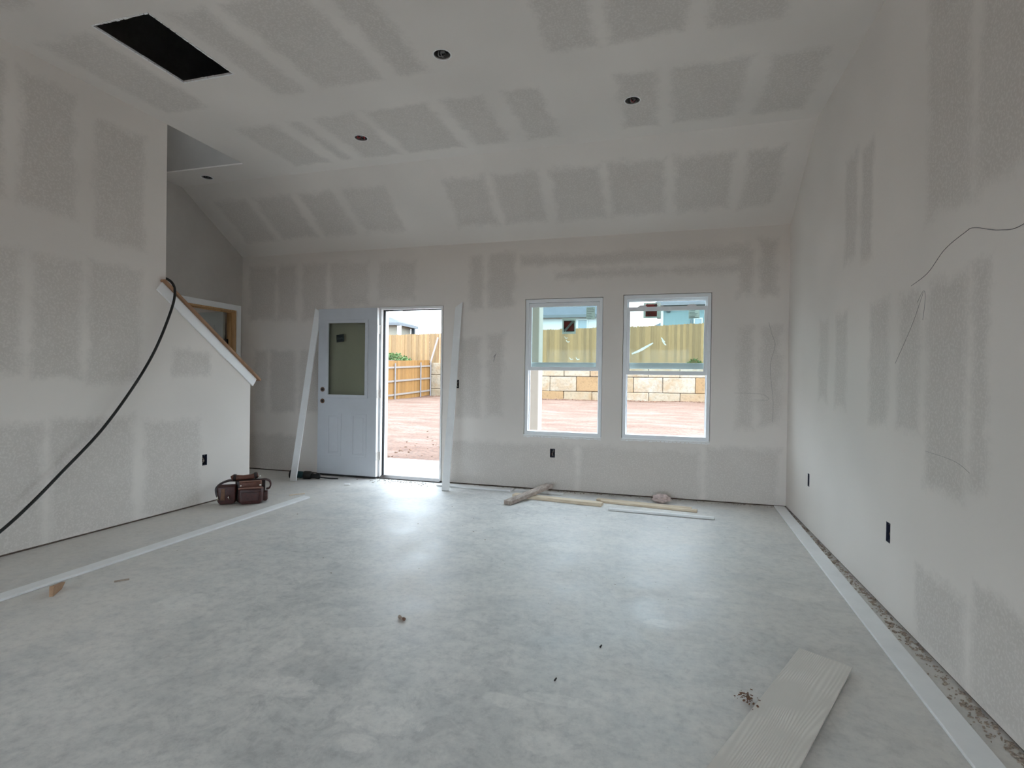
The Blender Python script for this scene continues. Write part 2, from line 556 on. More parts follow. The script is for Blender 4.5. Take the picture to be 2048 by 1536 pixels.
def floor_mat():
    mt, nt, bs = new_mat('dusty_concrete_floor')
    g = nt.nodes.new('ShaderNodeNewGeometry')
    P = g.outputs['Position']
    sx = nt.nodes.new('ShaderNodeSeparateXYZ')
    nt.links.new(P, sx.inputs['Vector'])
    n1 = noise_tex(nt, 0.9, 4, 0.6, P)
    base = ramp(nt, [(0.3, (0.70, 0.70, 0.69)), (0.5, (0.76, 0.755, 0.74)), (0.7, (0.82, 0.80, 0.775))], n1.outputs['Fac'])
    n2 = noise_tex(nt, 3.0, 5, 0.72, P)
    dk = ramp(nt, [(0.34, (0.64, 0.665, 0.69)), (0.56, (1, 1, 1))], n2.outputs['Fac'])
    col = mixc(nt, 0.58, base.outputs['Color'], dk.outputs['Color'], 'MULTIPLY')
    # scuffed blue-grey bare patches
    nb = noise_tex(nt, 6.5, 5, 0.75, P, 1.2)
    bl = ramp(nt, [(0.40, (1, 1, 1)), (0.52, (0, 0, 0))], nb.outputs['Fac'])
    gate = ramp(nt, [(0.40, (1, 1, 1)), (0.60, (0, 0, 0))], n1.outputs['Fac'])
    col = mixc(nt, math_n(nt, 'MULTIPLY', math_n(nt, 'MULTIPLY', bl.outputs['Color'], gate.outputs['Color']), 0.45), col, (0.45, 0.46, 0.465))
    # splashes of joint compound
    spl = None
    for (px_, py_, ra, rb) in ((-1.40, 1.74, 0.11, 0.05), (-0.95, 1.675, 0.12, 0.065), (-0.95, 1.54, 0.06, 0.035), (-0.56, 1.905, 0.07, 0.035), (-0.36, 1.965, 0.12, 0.028), (-0.36, 1.72, 0.07, 0.05),
                               (-2.45, 2.23, 0.09, 0.10), (0.03, 2.75, 0.09, 0.04), (0.23, 3.19, 0.09, 0.03), (-0.64, 3.80, 0.16, 0.08), (0.75, 3.35, 0.13, 0.06), (-1.60, 1.98, 0.05, 0.11)):
        dx = math_n(nt, 'MULTIPLY_ADD', sx.outputs['X'], 1 / ra, -px_ / ra)
        dy = math_n(nt, 'MULTIPLY_ADD', sx.outputs['Y'], 1 / rb, -py_ / rb)
        q = math_n(nt, 'MULTIPLY_ADD', dy, dy, math_n(nt, 'MULTIPLY', dx, dx))
        spl = q if spl is None else math_n(nt, 'MINIMUM', spl, q)
    spl = math_n(nt, 'ADD', spl, math_n(nt, 'MULTIPLY_ADD', nb.outputs['Fac'], 6.0, -3.3))
    sr = ramp(nt, [(0.40, (1, 1, 1)), (0.60, (0, 0, 0))], math_n(nt, 'MULTIPLY', spl, 0.5))
    col = mixc(nt, math_n(nt, 'MULTIPLY', sr.outputs['Color'], 0.55), col, (0.86, 0.85, 0.83))
    # fine grit
    n5 = noise_tex(nt, 22.0, 4, 0.75, P)
    s5 = ramp(nt, [(0.30, (0.82, 0.82, 0.82)), (0.50, (1.0, 0.995, 0.985)), (0.70, (1.08, 1.07, 1.05))], n5.outputs['Fac'])
    col = mixc(nt, 1.0, col, s5.outputs['Color'], 'MULTIPLY')
    # darker tan towards the side walls
    ax = math_n(nt, 'ABSOLUTE', math_n(nt, 'ADD', sx.outputs['X'], 1.25))
    ew = math_n(nt, 'ADD', ax, math_n(nt, 'MULTIPLY', n2.outputs['Fac'], 1.6))
    er = ramp(nt, [(0.0, (0, 0, 0)), (1.0, (1, 1, 1))], math_n(nt, 'MULTIPLY_ADD', ew, 0.55, -1.05))
    col = mixc(nt, math_n(nt, 'MULTIPLY', er.outputs['Color'], 0.65), col, (0.57, 0.52, 0.465))
    nt.links.new(col, bs.inputs['Base Color'])
    rr = ramp(nt, [(0.3, (0.42, 0.42, 0.42)), (0.7, (0.62, 0.62, 0.62))], n2.outputs['Fac'])
    nt.links.new(rr.outputs['Color'], bs.inputs['Roughness'])
    bs.inputs['Specular IOR Level'].default_value = 0.5
    return mt


def glass_mat(name, tint, gloss=0.04):
    mt = bpy.data.materials.new(name)
    mt.use_nodes = True
    nt = mt.node_tree
    nt.nodes.clear()
    out = nt.nodes.new('ShaderNodeOutputMaterial')
    tr = nt.nodes.new('ShaderNodeBsdfTransparent')
    tr.inputs['Color'].default_value = (*tint, 1)
    gl = nt.nodes.new('ShaderNodeBsdfGlossy')
    gl.inputs['Roughness'].default_value = 0.03
    fr = nt.nodes.new('ShaderNodeFresnel')
    fr.inputs['IOR'].default_value = 1.35
    mx = nt.nodes.new('ShaderNodeMixShader')
    nt.links.new(math_n(nt, 'MULTIPLY', fr.outputs['Fac'], gloss * 5), mx.inputs['Fac'])
    nt.links.new(tr.outputs[0], mx.inputs[1])
    nt.links.new(gl.outputs[0], mx.inputs[2])
    nt.links.new(mx.outputs[0], out.inputs['Surface'])
    return mt


def plank_mat():
    mt, nt, bs = new_mat('embossed_fibre_cement')
    tc = nt.nodes.new('ShaderNodeTexCoord')
    mp = nt.nodes.new('ShaderNodeMapping')
    mp.inputs['Scale'].default_value = (1.0, 0.10, 1.0)
    nt.links.new(tc.outputs['Object'], mp.inputs['Vector'])
    n = noise_tex(nt, 7.0, 1, 0.4, mp.outputs['Vector'], 0.3)
    sx = nt.nodes.new('ShaderNodeSeparateXYZ')
    nt.links.new(tc.outputs['Object'], sx.inputs['Vector'])
    ph = math_n(nt, 'ADD', math_n(nt, 'MULTIPLY', sx.outputs['X'], 620.0), math_n(nt, 'MULTIPLY', n.outputs['Fac'], 95.0))
    w = math_n(nt, 'MULTIPLY_ADD', math_n(nt, 'SINE', ph), 0.5, 0.5)
    n2 = noise_tex(nt, 5.0, 2, 0.5, tc.outputs['Object'])
    fade = ramp(nt, [(0.40, (0.15, 0.15, 0.15)), (0.62, (1, 1, 1))], n2.outputs['Fac'])
    hgt = math_n(nt, 'MULTIPLY', w, fade.outputs['Color'])
    r = ramp(nt, [(0.1, (0.68, 0.645, 0.595)), (0.9, (0.78, 0.745, 0.69))], hgt)
    nt.links.new(r.outputs['Color'], bs.inputs['Base Color'])
    bs.inputs['Roughness'].default_value = 0.6
    bump(nt, bs, hgt, 0.35, 0.002)
    return mt


def translucent(name, col, k=0.6, alpha=1.0):
    mt = bpy.data.materials.new(name)
    mt.use_nodes = True
    nt = mt.node_tree
    nt.nodes.clear()
    out = nt.nodes.new('ShaderNodeOutputMaterial')
    d = nt.nodes.new('ShaderNodeBsdfDiffuse')
    t = nt.nodes.new('ShaderNodeBsdfTranslucent')
    g = nt.nodes.new('ShaderNodeNewGeometry')
    n = noise_tex(nt, 60, 2, 0.5, g.outputs['Position'])
    r = ramp(nt, [(0.3, tuple(c * 0.93 for c in col)), (0.7, col)], n.outputs['Fac'])
    mx = nt.nodes.new('ShaderNodeMixShader')
    mx.inputs['Fac'].default_value = k
    for b in (d, t):
        nt.links.new(r.outputs['Color'], b.inputs['Color'])
    nt.links.new(d.outputs[0], mx.inputs[1])
    nt.links.new(t.outputs[0], mx.inputs[2])
    res = mx.outputs[0]
    if alpha < 1:
        tr = nt.nodes.new('ShaderNodeBsdfTransparent')
        m2 = nt.nodes.new('ShaderNodeMixShader')
        m2.inputs['Fac'].default_value = alpha
        nt.links.new(tr.outputs[0], m2.inputs[1])
        nt.links.new(res, m2.inputs[2])
        res = m2.outputs[0]
    nt.links.new(res, out.inputs['Surface'])
    return mt


M['smear'] = translucent('white_smear', (0.95, 0.97, 0.95), 0.75)
M['smudge'] = translucent('pale_smudge', (0.85, 0.88, 0.84), 0.75, 0.55)
M['st_white'] = translucent('sticker_paper', (0.70, 0.72, 0.68), 0.5)
M['st_red'] = translucent('sticker_red_ink', (0.42, 0.10, 0.09), 0.25)
M['st_black'] = translucent('sticker_dark_ink', (0.12, 0.12, 0.11), 0.2)
M['stone'] = stone_mat()
M['dirt'] = dirt_mat()
M['floor'] = floor_mat()
M['pane'] = glass_mat('low_e_pane', (0.850, 0.900, 0.890))
M['door_pane'] = glass_mat('door_pane', (0.76, 0.78, 0.73))
M['plank'] = plank_mat()


# ================================================================== THE SETTING
def yz(x0):
    return lambda u, v, t: (x0 + t, u, v)


def xz(u, v, t):
    return (u, D + t, v)


GAP = 0.014
# ---- floor
f = mk('floor', MB().box((-8.6, YREAR - 0.15, -0.12), (XR + 0.15, D + 0.12, 0.0)), M['floor'])
struct(f, 'dusty grey concrete slab floor with joint compound splashes', 'floor')

# ---- back wall with door opening, two windows and two electrical holes
W1 = (-1.500, -0.648, 0.595, 2.092)
W2 = (-0.438, 0.437, 0.600, 2.107)
DOOR = (-3.300, -2.474, 2.045)


def rect_hole(r):
    return [(r[0], r[2]), (r[0], r[3]), (r[1], r[3]), (r[1], r[2])]


OUT_B = (-1.198, -1.143, 0.36, 0.455)
SWI_B = (-2.330, -2.272, 1.095, 1.190)
xa, xb = -8.6, XR + 0.15
wb = MB().plate([(xa, GAP), (DOOR[0], GAP), (DOOR[0], DOOR[2]), (DOOR[1], DOOR[2]), (DOOR[1], GAP), (xb, GAP), (xb, H + 0.05), (xa, H + 0.05)],
                [rect_hole(W1), rect_hole(W2), rect_hole(OUT_B), rect_hole(SWI_B)], xz, 0.0, 0.14)
wall_back = mk('wall_back', wb, M['back'])
struct(wall_back, 'taped drywall wall with the exterior door and two windows', 'wall')
mk('bottom_plate', MB().box((xa, D + 0.012, 0), (DOOR[0], D + 0.13, 0.04)).box((DOOR[1], D + 0.012, 0), (xb, D + 0.13, 0.04)), M['plate_wood'], wall_back)

# ---- right wall
OUT_R1 = (4.85, 4.905, 0.36, 0.465)
OUT_R2 = (3.222, 3.277, 0.37, 0.475)
wr = MB().plate([(YREAR, GAP), (D, GAP), (D, H + 0.03), (YC, ZC + 0.03), (YREAR, ZC + 0.03)],
                [rect_hole(OUT_R1), rect_hole(OUT_R2)], lambda u, v, t: (XR + t, u, v), 0.0, 0.14)
wall_right = mk('wall_right', wr, M['right'])
struct(wall_right, 'long taped drywall wall with pencil marks on the right', 'wall')
mk('bottom_plate', MB().box((XR + 0.010, YREAR, 0), (XR + 0.13, D, 0.04)), M['plate_wood'], wall_right)

# ---- left wall with the sloping knee wall
OUT_L = (3.968, 4.023, 0.36, 0.462)
wl = MB().plate([(YREAR, GAP), (YKNEE, GAP), (YKNEE, 1.215), (YLEND, 1.944), (YLEND, ZC), (YREAR, ZC)],
                [rect_hole(OUT_L)], lambda u, v, t: (XL + t, u, v), 0.0, -0.115)
wall_left = mk('wall_left', wl, M['left'])
struct(wall_left, 'taped drywall wall on the left stepping down to a sloped stair wall', 'wall')
mk('bottom_plate', MB().box((XL - 0.105, YREAR, 0), (XL - 0.010, YKNEE - 0.01, 0.04)), M['plate_wood'], wall_left)

# ---- wall behind the stairs, with a cased doorway
DY0, DY1, DZ = 4.845, 5.612, 2.035
ws = MB().plate([(YREAR, GAP), (DY0, GAP), (DY0, DZ), (DY1, DZ), (DY1, GAP), (D, GAP), (D, H + 0.02), (YC, ZC + 0.02), (YSHAFT, ZC), (YSHAFT, 5.62), (YREAR, 5.62)],
                [rect_hole((1.8, 3.1, 4.05, 5.3))], lambda u, v, t: (XS + t, u, v), 0.0, -0.115)  # unseen upstairs opening, added and sized to light the stairwell
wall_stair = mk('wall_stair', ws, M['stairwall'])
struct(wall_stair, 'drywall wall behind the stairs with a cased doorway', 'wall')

# ---- rear wall behind the viewer with an unglazed opening added for daylight, and the room behind the stair doorway
wq = MB().plate([(XS - 0.115, 0.0), (XR + 0.15, 0.0), (XR + 0.15, ZC + 0.05), (XS - 0.115, ZC + 0.05)],
                [rect_hole((-3.6, 0.7, 0.06, 2.2))], lambda u, v, t: (u, YREAR + t, v), 0.0, -0.14)
wall_rear = mk('wall_rear', wq, M['board'])
struct(wall_rear, 'drywall wall behind the viewer with a wide opening', 'wall')
w3 = empty('window_3', (-1.45, YREAR - 0.07, 0.08))
struct(w3, 'wide white framed glazed opening behind the viewer', 'window')
mk('frame', MB().ring(-3.6, 0.7, 0.06, 2.2, 0.06, YREAR - 0.12, YREAR - 0.03), M['vinyl'], w3)
for mx_ in (-2.17, -0.73):
    mk('mullion', MB().box((mx_ - 0.03, YREAR - 0.11, 0.12), (mx_ + 0.03, YREAR - 0.04, 2.14)), M['vinyl'], w3)
ww = MB().plate([(2.6, 0.0), (D, 0.0), (D, 2.6), (2.6, 2.6)], [rect_hole((3.6, 4.7, 0.9, 2.1))], lambda u, v, t: (-8.5 + t, u, v), 0.0, -0.1)  # unseen opening added so daylight reaches the side room
wall_west = mk('wall_west', ww, M['board'])
struct(wall_west, 'far drywall wall of the room beyond the stair doorway', 'wall')
o = mk('wall_partition', MB().box((-8.5, 2.5, 0), (XS - 0.115, 2.6, 2.6)), M['board'])
struct(o, 'drywall partition of the room beyond the stair doorway', 'wall')
o = mk('ceiling_side_room', MB().box((-8.5, 2.5, 2.6), (XS - 0.115, D, 2.66)), M['board'])
struct(o, 'flat drywall ceiling of the room beyond the stair doorway', 'ceiling')

# ---- ceiling: flat field with the square attic opening and four round holes, then the sloped part
HATCH = [(-3.415, 2.445), (-2.970, 2.445), (-2.970, 3.095), (-3.415, 3.095)]
CANS = [(-1.448, 3.262), (-2.641, 4.211), (-0.275, 4.161), (-4.785, 4.637)]


def circle(c, r, n=20):
    return [(c[0] + r * math.cos(-2 * math.pi * k / n), c[1] + r * math.sin(-2 * math.pi * k / n)) for k in range(n)]


CAN_R = 0.056
cm = MB().plate([(XL, YREAR), (XR, YREAR), (XR, YC), (XS, YC), (XS, YSHAFT), (XL, YSHAFT)],
                [HATCH[::-1]] + [circle(c, CAN_R) for c in CANS], lambda u, v, t: (u, v, ZC + t), 0.0, 0.014)
ceiling = mk('ceiling', cm, M['ceil'])
struct(ceiling, 'flat taped drywall ceiling with a black attic opening', 'ceiling')
hx = MB()
for a, b in zip(HATCH, HATCH[1:] + HATCH[:1]):
    ca, cb = Vector((*a, ZC - 0.001)), Vector((*b, ZC - 0.001))
    ctr = Vector((-3.1925, 2.77, ZC))
    for q in range(14):
        p = ca.lerp(cb, (q + 0.5) / 14)
        hx.obox(p + Vector((0, 0, 0.004)), cb - ca, (ctr - p), (0, 0, 1), (cb - ca).length / 28 * rnd.uniform(0.75, 1.0), rnd.uniform(0.004, 0.009), 0.006)
mk('torn_edge', hx, M['white_paint'], ceiling)
sm = MB().hexa([(XS, YC, ZC), (XR, YC, ZC), (XR, D, H), (XS, D, H), (XS, YC, ZC + 0.02), (XR, YC, ZC + 0.02), (XR, D, H + 0.02), (XS, D, H + 0.02)])
o = mk('ceiling_slope', sm, M['slope'])
struct(o, 'sloped taped drywall ceiling above the door and windows', 'ceiling')

# ---- stair shaft rising above the ceiling
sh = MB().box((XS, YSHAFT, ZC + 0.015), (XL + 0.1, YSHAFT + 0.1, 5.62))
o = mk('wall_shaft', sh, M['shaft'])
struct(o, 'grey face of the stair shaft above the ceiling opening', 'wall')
o = mk('wall_shaft_side', MB().box((XL, YREAR, ZC + 0.015), (XL + 0.1, YSHAFT, 5.62)), M['board'])
struct(o, 'upper side wall of the stair shaft', 'wall')
o = mk('ceiling_shaft', MB().box((XS - 0.115, YREAR, 5.62), (XL + 0.1, YSHAFT + 0.1, 5.68)), M['board'])
struct(o, 'drywall ceiling at the top of the stair shaft', 'ceiling')

# ---- unseen roof shell added to stop light leaks; attic darkness put in its colour
rs = MB()
X0, X1, Y0, Y1, Z0, Z1 = XS - 0.17, XR + 0.15, YREAR - 0.15, D + 0.15, 2.66, 5.95
rs.box((X0 - 0.05, Y0 - 0.05, Z1), (X1 + 0.05, Y1 + 0.05, Z1 + 0.06))
rs.plate([(Y0 - 0.05, Z0), (Y1 + 0.05, Z0), (Y1 + 0.05, Z1), (Y0 - 0.05, Z1)], [rect_hole((1.8, 3.1, 4.05, 5.3))], lambda u, v, t: (X0 + t, u, v), -0.05, 0.0)  # added stairwell light opening continues through the shell
rs.box((X1, Y0 - 0.05, Z0), (X1 + 0.05, Y1 + 0.05, Z1))
rs.box((X0, Y0 - 0.05, Z0), (X1, Y0, Z1)).box((X0, Y1, Z0), (X1, Y1 + 0.05, Z1))
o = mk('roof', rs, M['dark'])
struct(o, 'dark boarded roof enclosing the attic', 'roof')
o = mk('wall_outer_corner', MB().box((-8.6, 2.5, 0), (-8.5, D + 0.15, 0.01)).box((-8.62, YREAR - 0.15, 0.0), (-8.6, 2.6, 2.7)), M['board'])
struct(o, 'outer west wall of the house', 'wall')

# ================================================================== KNEE WALL CAP
def captop(y):
    return 2.012 - 0.745 * (y - 3.53)


cdir = Vector((0, 1, -0.745)).normalized()
cn = Vector((0, 0.745, 1)).normalized()
cap = empty('trim_1', (XL - 0.0575, YKNEE, 1.2))
struct(cap, 'brown wooden cap with white fascia on the sloped stair wall', 'trim')
a = Vector((XL - 0.0575 + 0.01, 3.535, captop(3.535))) - cn * 0.011
b = Vector((XL - 0.0575 + 0.01, 4.665, captop(4.665))) - cn * 0.011
mk('cap_board', MB().bar(a, b, cn, 0.185, 0.022), M['cap_wood'], cap, bevel=0.003)
a = Vector((XL + 0.010, 3.545, captop(3.545))) - cn * 0.066
b = Vector((XL + 0.010, 4.640, captop(4.640))) - cn * 0.066
mk('fascia_board', MB().bar(a, b, cn, 0.018, 0.086), M['white_paint'], cap, bevel=0.002)

# ================================================================== STAIR DOORWAY (pine jamb, white casing, door leaf open into the far room)
d2 = empty('door_2', (XS, 5.22, 0))
struct(d2, 'doorway behind the stairs with pine jamb and white casing', 'door')
cas = MB()
x_c0, x_c1 = XS, XS + 0.016
cw = 0.068
mk('casing', MB().prism([(x_c0, DY1, 0.0), (x_c0, DY1 + cw, 0.0), (x_c0, DY1 + cw, DZ + cw), (x_c0, DY1, DZ)], (0.016, 0, 0)), M['trim_white'], d2)
mk('casing', MB().prism([(x_c0, DY0 - cw, 0.0), (x_c0, DY0, 0.0), (x_c0, DY0, DZ), (x_c0, DY0 - cw, DZ + cw)], (0.016, 0, 0)), M['trim_white'], d2)
mk('casing', MB().prism([(x_c0, DY0, DZ), (x_c0, DY1, DZ), (x_c0, DY1 + cw, DZ + cw), (x_c0, DY0 - cw, DZ + cw)], (0.016, 0, 0)), M['trim_white'], d2)
mk('jamb', MB().box((XS - 0.125, DY1 - 0.019, 0), (XS + 0.004, DY1, DZ)), M['pine'], d2)
mk('jamb', MB().box((XS - 0.125, DY0, 0), (XS + 0.004, DY0 + 0.019, DZ)), M['pine'], d2)
mk('jamb', MB().box((XS - 0.125, DY0 + 0.019, DZ - 0.019), (XS + 0.004, DY1 - 0.019, DZ)), M['pine'], d2)
mk('door_stop', MB().box((XS - 0.082, DY1 - 0.032, 0), (XS - 0.05, DY1 - 0.019, DZ - 0.019)).box((XS - 0.082, DY0 + 0.019, DZ - 0.032), (XS - 0.05, DY1 - 0.032, DZ - 0.019)), M['pine'], d2)
leaf = mk('door_leaf', MB().box((XS - 0.88, DY1 - 0.07, 0.012), (XS - 0.135, DY1 - 0.035, DZ - 0.022)), M['inner_door'], d2)
for z0_, z1_ in ((1.15, 1.85), (0.2, 0.95)):
    mk('door_panel', MB().box((XS - 0.75, DY1 - 0.076, z0_), (XS - 0.27, DY1 - 0.07, z1_)), M['inner_door'], leaf, bevel=0.004)
for zh in (1.62, 1.05, 0.3):
    mk('hinge', MB().box((XS - 0.137, DY1 - 0.06, zh - 0.05), (XS - 0.100, DY1 - 0.0185, zh + 0.05)).tube([(XS - 0.135, DY1 - 0.032, zh - 0.055), (XS - 0.135, DY1 - 0.032, zh + 0.055)], 0.008), M['bronze_dark'], d2)

# ================================================================== EXTERIOR DOOR
d1 = empty('door_1', (-2.887, D, 0))
struct(d1, 'white exterior door with half glass swung open against the wall', 'door')
fr = MB()
jy0, jy1 = D - 0.012, D + 0.135
jx0, jx1, jz = DOOR[0] + 0.006, DOOR[1] - 0.004, DOOR[2] - 0.004
mk('jamb', MB().box((jx0, jy0, 0.0), (jx0 + 0.028, jy1, jz)), M['white_paint'], d1)
mk('jamb', MB().box((jx1 - 0.020, jy0, 0.0), (jx1, jy1, jz)), M['white_paint'], d1)
mk('head_jamb', MB().box((jx0 + 0.028, jy0, jz - 0.026), (jx1 - 0.020, jy1, jz)), M['white_paint'], d1)
mk('door_stop', MB().box((jx0 + 0.028, D + 0.062, 0.03), (jx0 + 0.042, jy1, jz - 0.026)), M['white_paint'], d1)
mk('door_stop', MB().box((jx1 - 0.024, D + 0.062, 0.03), (jx1 - 0.020, jy1, jz - 0.026)), M['white_paint'], d1)
mk('weatherstrip', MB().box((jx0 + 0.028, D + 0.035, 0.03), (jx0 + 0.043, D + 0.062, jz - 0.026))
   .box((jx1 - 0.026, D + 0.045, 0.03), (jx1 - 0.020, D + 0.062, jz - 0.026))
   .box((jx0 + 0.043, D + 0.045, jz - 0.038), (jx1 - 0.026, D + 0.062, jz - 0.026)), M['black'], d1)
mk('threshold', MB().prism([(jx0, D - 0.03, 0.0), (jx0, D - 0.03, 0.012), (jx0, D + 0.03, 0.034), (jx0, D + 0.12, 0.022), (jx0, D + 0.16, -0.04)], (jx1 - jx0, 0, 0)), M['threshold'], d1)
# leaf, swung flat against the wall
LX0, LX1, LZ0, LZ1 = -4.088, -3.288, 0.026, 2.030
LY0, LY1 = D - 0.078, D - 0.034
GL = (-3.962, -3.418, 0.970, 1.875)
leafp = mk('door_leaf', MB().plate([(LX0, LZ0), (LX1, LZ0), (LX1, LZ1), (LX0, LZ1)], [rect_hole(GL)], lambda u, v, t: (u, t, v), LY0, LY1), M['door_paint'], d1)
mk('hinge_edge', MB().box((LX1, LY0, LZ0), (LX1 + 0.004, LY1, LZ1)), M['white_paint'], leafp)
mk('sweep', MB().box((LX0, LY0 + 0.004, 0.008), (LX1, LY1 - 0.004, LZ0)), M['black'], leafp)
gf = mk('glass_frame', MB().ring(GL[0] - 0.018, GL[1] + 0.018, GL[2] - 0.018, GL[3] + 0.018, 0.040, LY0 - 0.014, LY0 + 0.002), M['door_paint'], leafp, bevel=0.006, seg=2)
pn = mk('pane', MB().box((GL[0], LY0 + 0.012, GL[2]), (GL[1], LY0 + 0.018, GL[3])), M['door_pane'], leafp)
for px0, px1 in ((-3.955, -3.755), (-3.620, -3.412)):
    z0_, z1_ = 0.25, 0.765
    mk('panel_moulding', MB().ring(px0, px1, z0_, z1_, 0.028, LY0 - 0.006, LY0 + 0.001), M['door_paint'], leafp, bevel=0.005, seg=2)
    mk('door_panel', MB().box((px0 + 0.045, LY0 - 0.004, z0_ + 0.045), (px1 - 0.045, LY0 + 0.001, z1_ - 0.045)), M['door_paint'], leafp, bevel=0.003)
for zk in (1.05, 0.91):
    mk('lock_bore', MB().tube([(-4.022, LY0 - 0.006, zk), (-4.022, LY0 + 0.001, zk)], 0.028, 20), M['bronze'], leafp)
    mk('lock_core', MB().tube([(-4.022, LY0 - 0.009, zk), (-4.022, LY0 - 0.005, zk)], 0.014, 14), M['black'], leafp)
stk = mk('sticker', MB().prism([(-3.842, LY0 + 0.010, 1.622), (-3.737, LY0 + 0.010, 1.634), (-3.744, LY0 + 0.010, 1.724), (-3.846, LY0 + 0.010, 1.712)], (0, 0.0015, 0)), M['st_dark'], leafp)
text_mesh('sticker_lettering', 'DUAL', 0.034, M['st_text'], leafp, (-3.792, LY0 + 0.0095, 1.672), (1, 0, 0.1), (-0.1, 0, 1))
for zh in (1.775, 1.01, 0.268):
    h = mk('hinge', MB().box((LX1 - 0.002, LY0 + 0.006, zh - 0.05), (LX1 + 0.007, LY1, zh + 0.05)).box((jx0 - 0.001, jy0 - 0.003, zh - 0.05), (jx0 + 0.029, jy0 + 0.001, zh + 0.05)), M['nickel'], d1)
    mk('hinge_pin', MB().tube([(-3.282, LY1 + 0.004, zh - 0.054), (-3.282, LY1 + 0.004, zh + 0.054)], 0.008, 10), M['nickel'], h)


# ================================================================== WINDOWS
def make_window(name, W, sb, st, label, stickers):
    x0, x1, z0, z1 = W
    w = empty(name, ((x0 + x1) / 2, D + 0.06, z0))
    struct(w, label, 'window')
    mk('frame', MB().ring(x0 + 0.004, x1 - 0.004, z0 + 0.004, z1 - 0.004, 0.036, D + 0.012, D + 0.125, wb=0.04, wt=0.038), M['vinyl'], w, bevel=0.003)
    mk('track', MB().box((x0 + 0.040, D + 0.066, z0 + 0.044), (x0 + 0.050, D + 0.072, z1 - 0.042)).box((x1 - 0.050, D + 0.066, z0 + 0.044), (x1 - 0.040, D + 0.072, z1 - 0.042)), M['vinyl'], w)
    mk('sill', MB().box((x0, D - 0.004, z0 - 0.010), (x1, D + 0.03, z0 + 0.006)), M['trim_white'], w, bevel=0.003)
    # rough gap filler under the sill
    sg = MB()
    for k in range(22):
        u = x0 + (x1 - x0) * (k + 0.5) / 22
        sg.obox((u, D - 0.001, z0 - 0.014 - rnd.uniform(0, 0.006)), (1, 0, rnd.uniform(-.2, .2)), (0, 1, 0), (0, 0, 1), (x1 - x0) / 44 * rnd.uniform(0.6, 1.1), 0.004, rnd.uniform(0.002, 0.006))
    mk('sill_filler', sg, M['white_paint'], w)
    us = mk('upper_sash', MB().ring(x0 + 0.042, x1 - 0.042, 1.335, z1 - 0.044, 0.014, D + 0.080, D + 0.108, wb=0.062, wt=0.02), M['vinyl'], w, bevel=0.002)
    up = mk('pane', MB().box((x0 + 0.054, D + 0.090, 1.395), (x1 - 0.054, D + 0.095, z1 - 0.062)), M['pane'], us)
    ls = mk('lower_sash', MB().ring(x0 + 0.036, x1 - 0.036, sb, st, 0.034, D + 0.024, D + 0.056, wb=0.040, wt=0.042), M['vinyl'], w, bevel=0.003)
    lp = mk('pane', MB().box((x0 + 0.066, D + 0.036, sb + 0.036), (x1 - 0.066, D + 0.041, st - 0.038)), M['pane'], ls)
    for fx in (0.22, 0.78):
        u = x0 + (x1 - x0) * fx
        mk('sash_latch', MB().hexa([(u - 0.05, D + 0.026, st), (u + 0.05, D + 0.026, st), (u + 0.05, D + 0.05, st), (u - 0.05, D + 0.05, st),
                                    (u - 0.02, D + 0.03, st + 0.018), (u + 0.03, D + 0.03, st + 0.018), (u + 0.03, D + 0.046, st + 0.018), (u - 0.02, D + 0.046, st + 0.018)]), M['vinyl'], ls)
    return w, us, ls


w1, us1, ls1 = make_window('window_1', W1, 1.307, 2.046, 'white single-hung window nearest the open door, sash raised', 0)
w2, us2, ls2 = make_window('window_2', W2, 1.272, 1.979, 'white single-hung window nearest the right wall, sash raised', 0)


def sticker(parent, y, a, b, name='sticker', mat='st_white', t=0.0012):
    return mk(name, MB().box((a[0], y, b[1]), (b[0], y + t, a[1])), M[mat], parent)


# stickers on the upper panes (seen through the raised lower sash)
yu = D + 0.0885
s = sticker(us1, yu, (-1.100, 1.885), (-0.952, 1.712))
mk('sticker_print', MB().box((-1.083, yu - 0.0008, 1.737), (-0.966, yu, 1.856)), M['st_red'], us1)
mk('sticker_print', MB().prism([(-1.083, yu - 0.001, 1.856), (-1.083, yu - 0.001, 1.800), (-1.050, yu - 0.001, 1.737), (-1.083, yu - 0.001, 1.737)], (0, 0.0004, 0)).box((-1.083, yu - 0.0012, 1.846), (-0.966, yu - 0.0006, 1.856)).box((-1.083, yu - 0.0012, 1.737), (-0.966, yu - 0.0006, 1.745)).box((-0.975, yu - 0.0012, 1.737), (-0.966, yu - 0.0006, 1.856)), M['st_black'], us1)
mk('sticker_print', MB().bar((-1.072, yu - 0.0016, 1.744), (-0.990, yu - 0.0016, 1.838), (0, 1, 0), 0.024, 0.0008).prism([(-1.0, yu - 0.0016, 1.852), (-0.972, yu - 0.0016, 1.852), (-0.972, yu - 0.0016, 1.822)], (0, 0.0008, 0)), M['st_white'], us1)


def paper_label(parent, y, x0, x1, z0, z1):
    mk('label', MB().box((x0, y, z0), (x1, y + 0.0012, z1)), M['st_white'], parent)
    ln = MB()
    n = 7
    for k in range(n):
        z = z1 - (k + 0.7) * (z1 - z0) / n
        ln.box((x0 + 0.006, y - 0.0006, z), (x0 + (x1 - x0) * rnd.uniform(0.55, 0.94), y, z + 0.004))
    mk('label_print', ln, M['st_text'], parent)


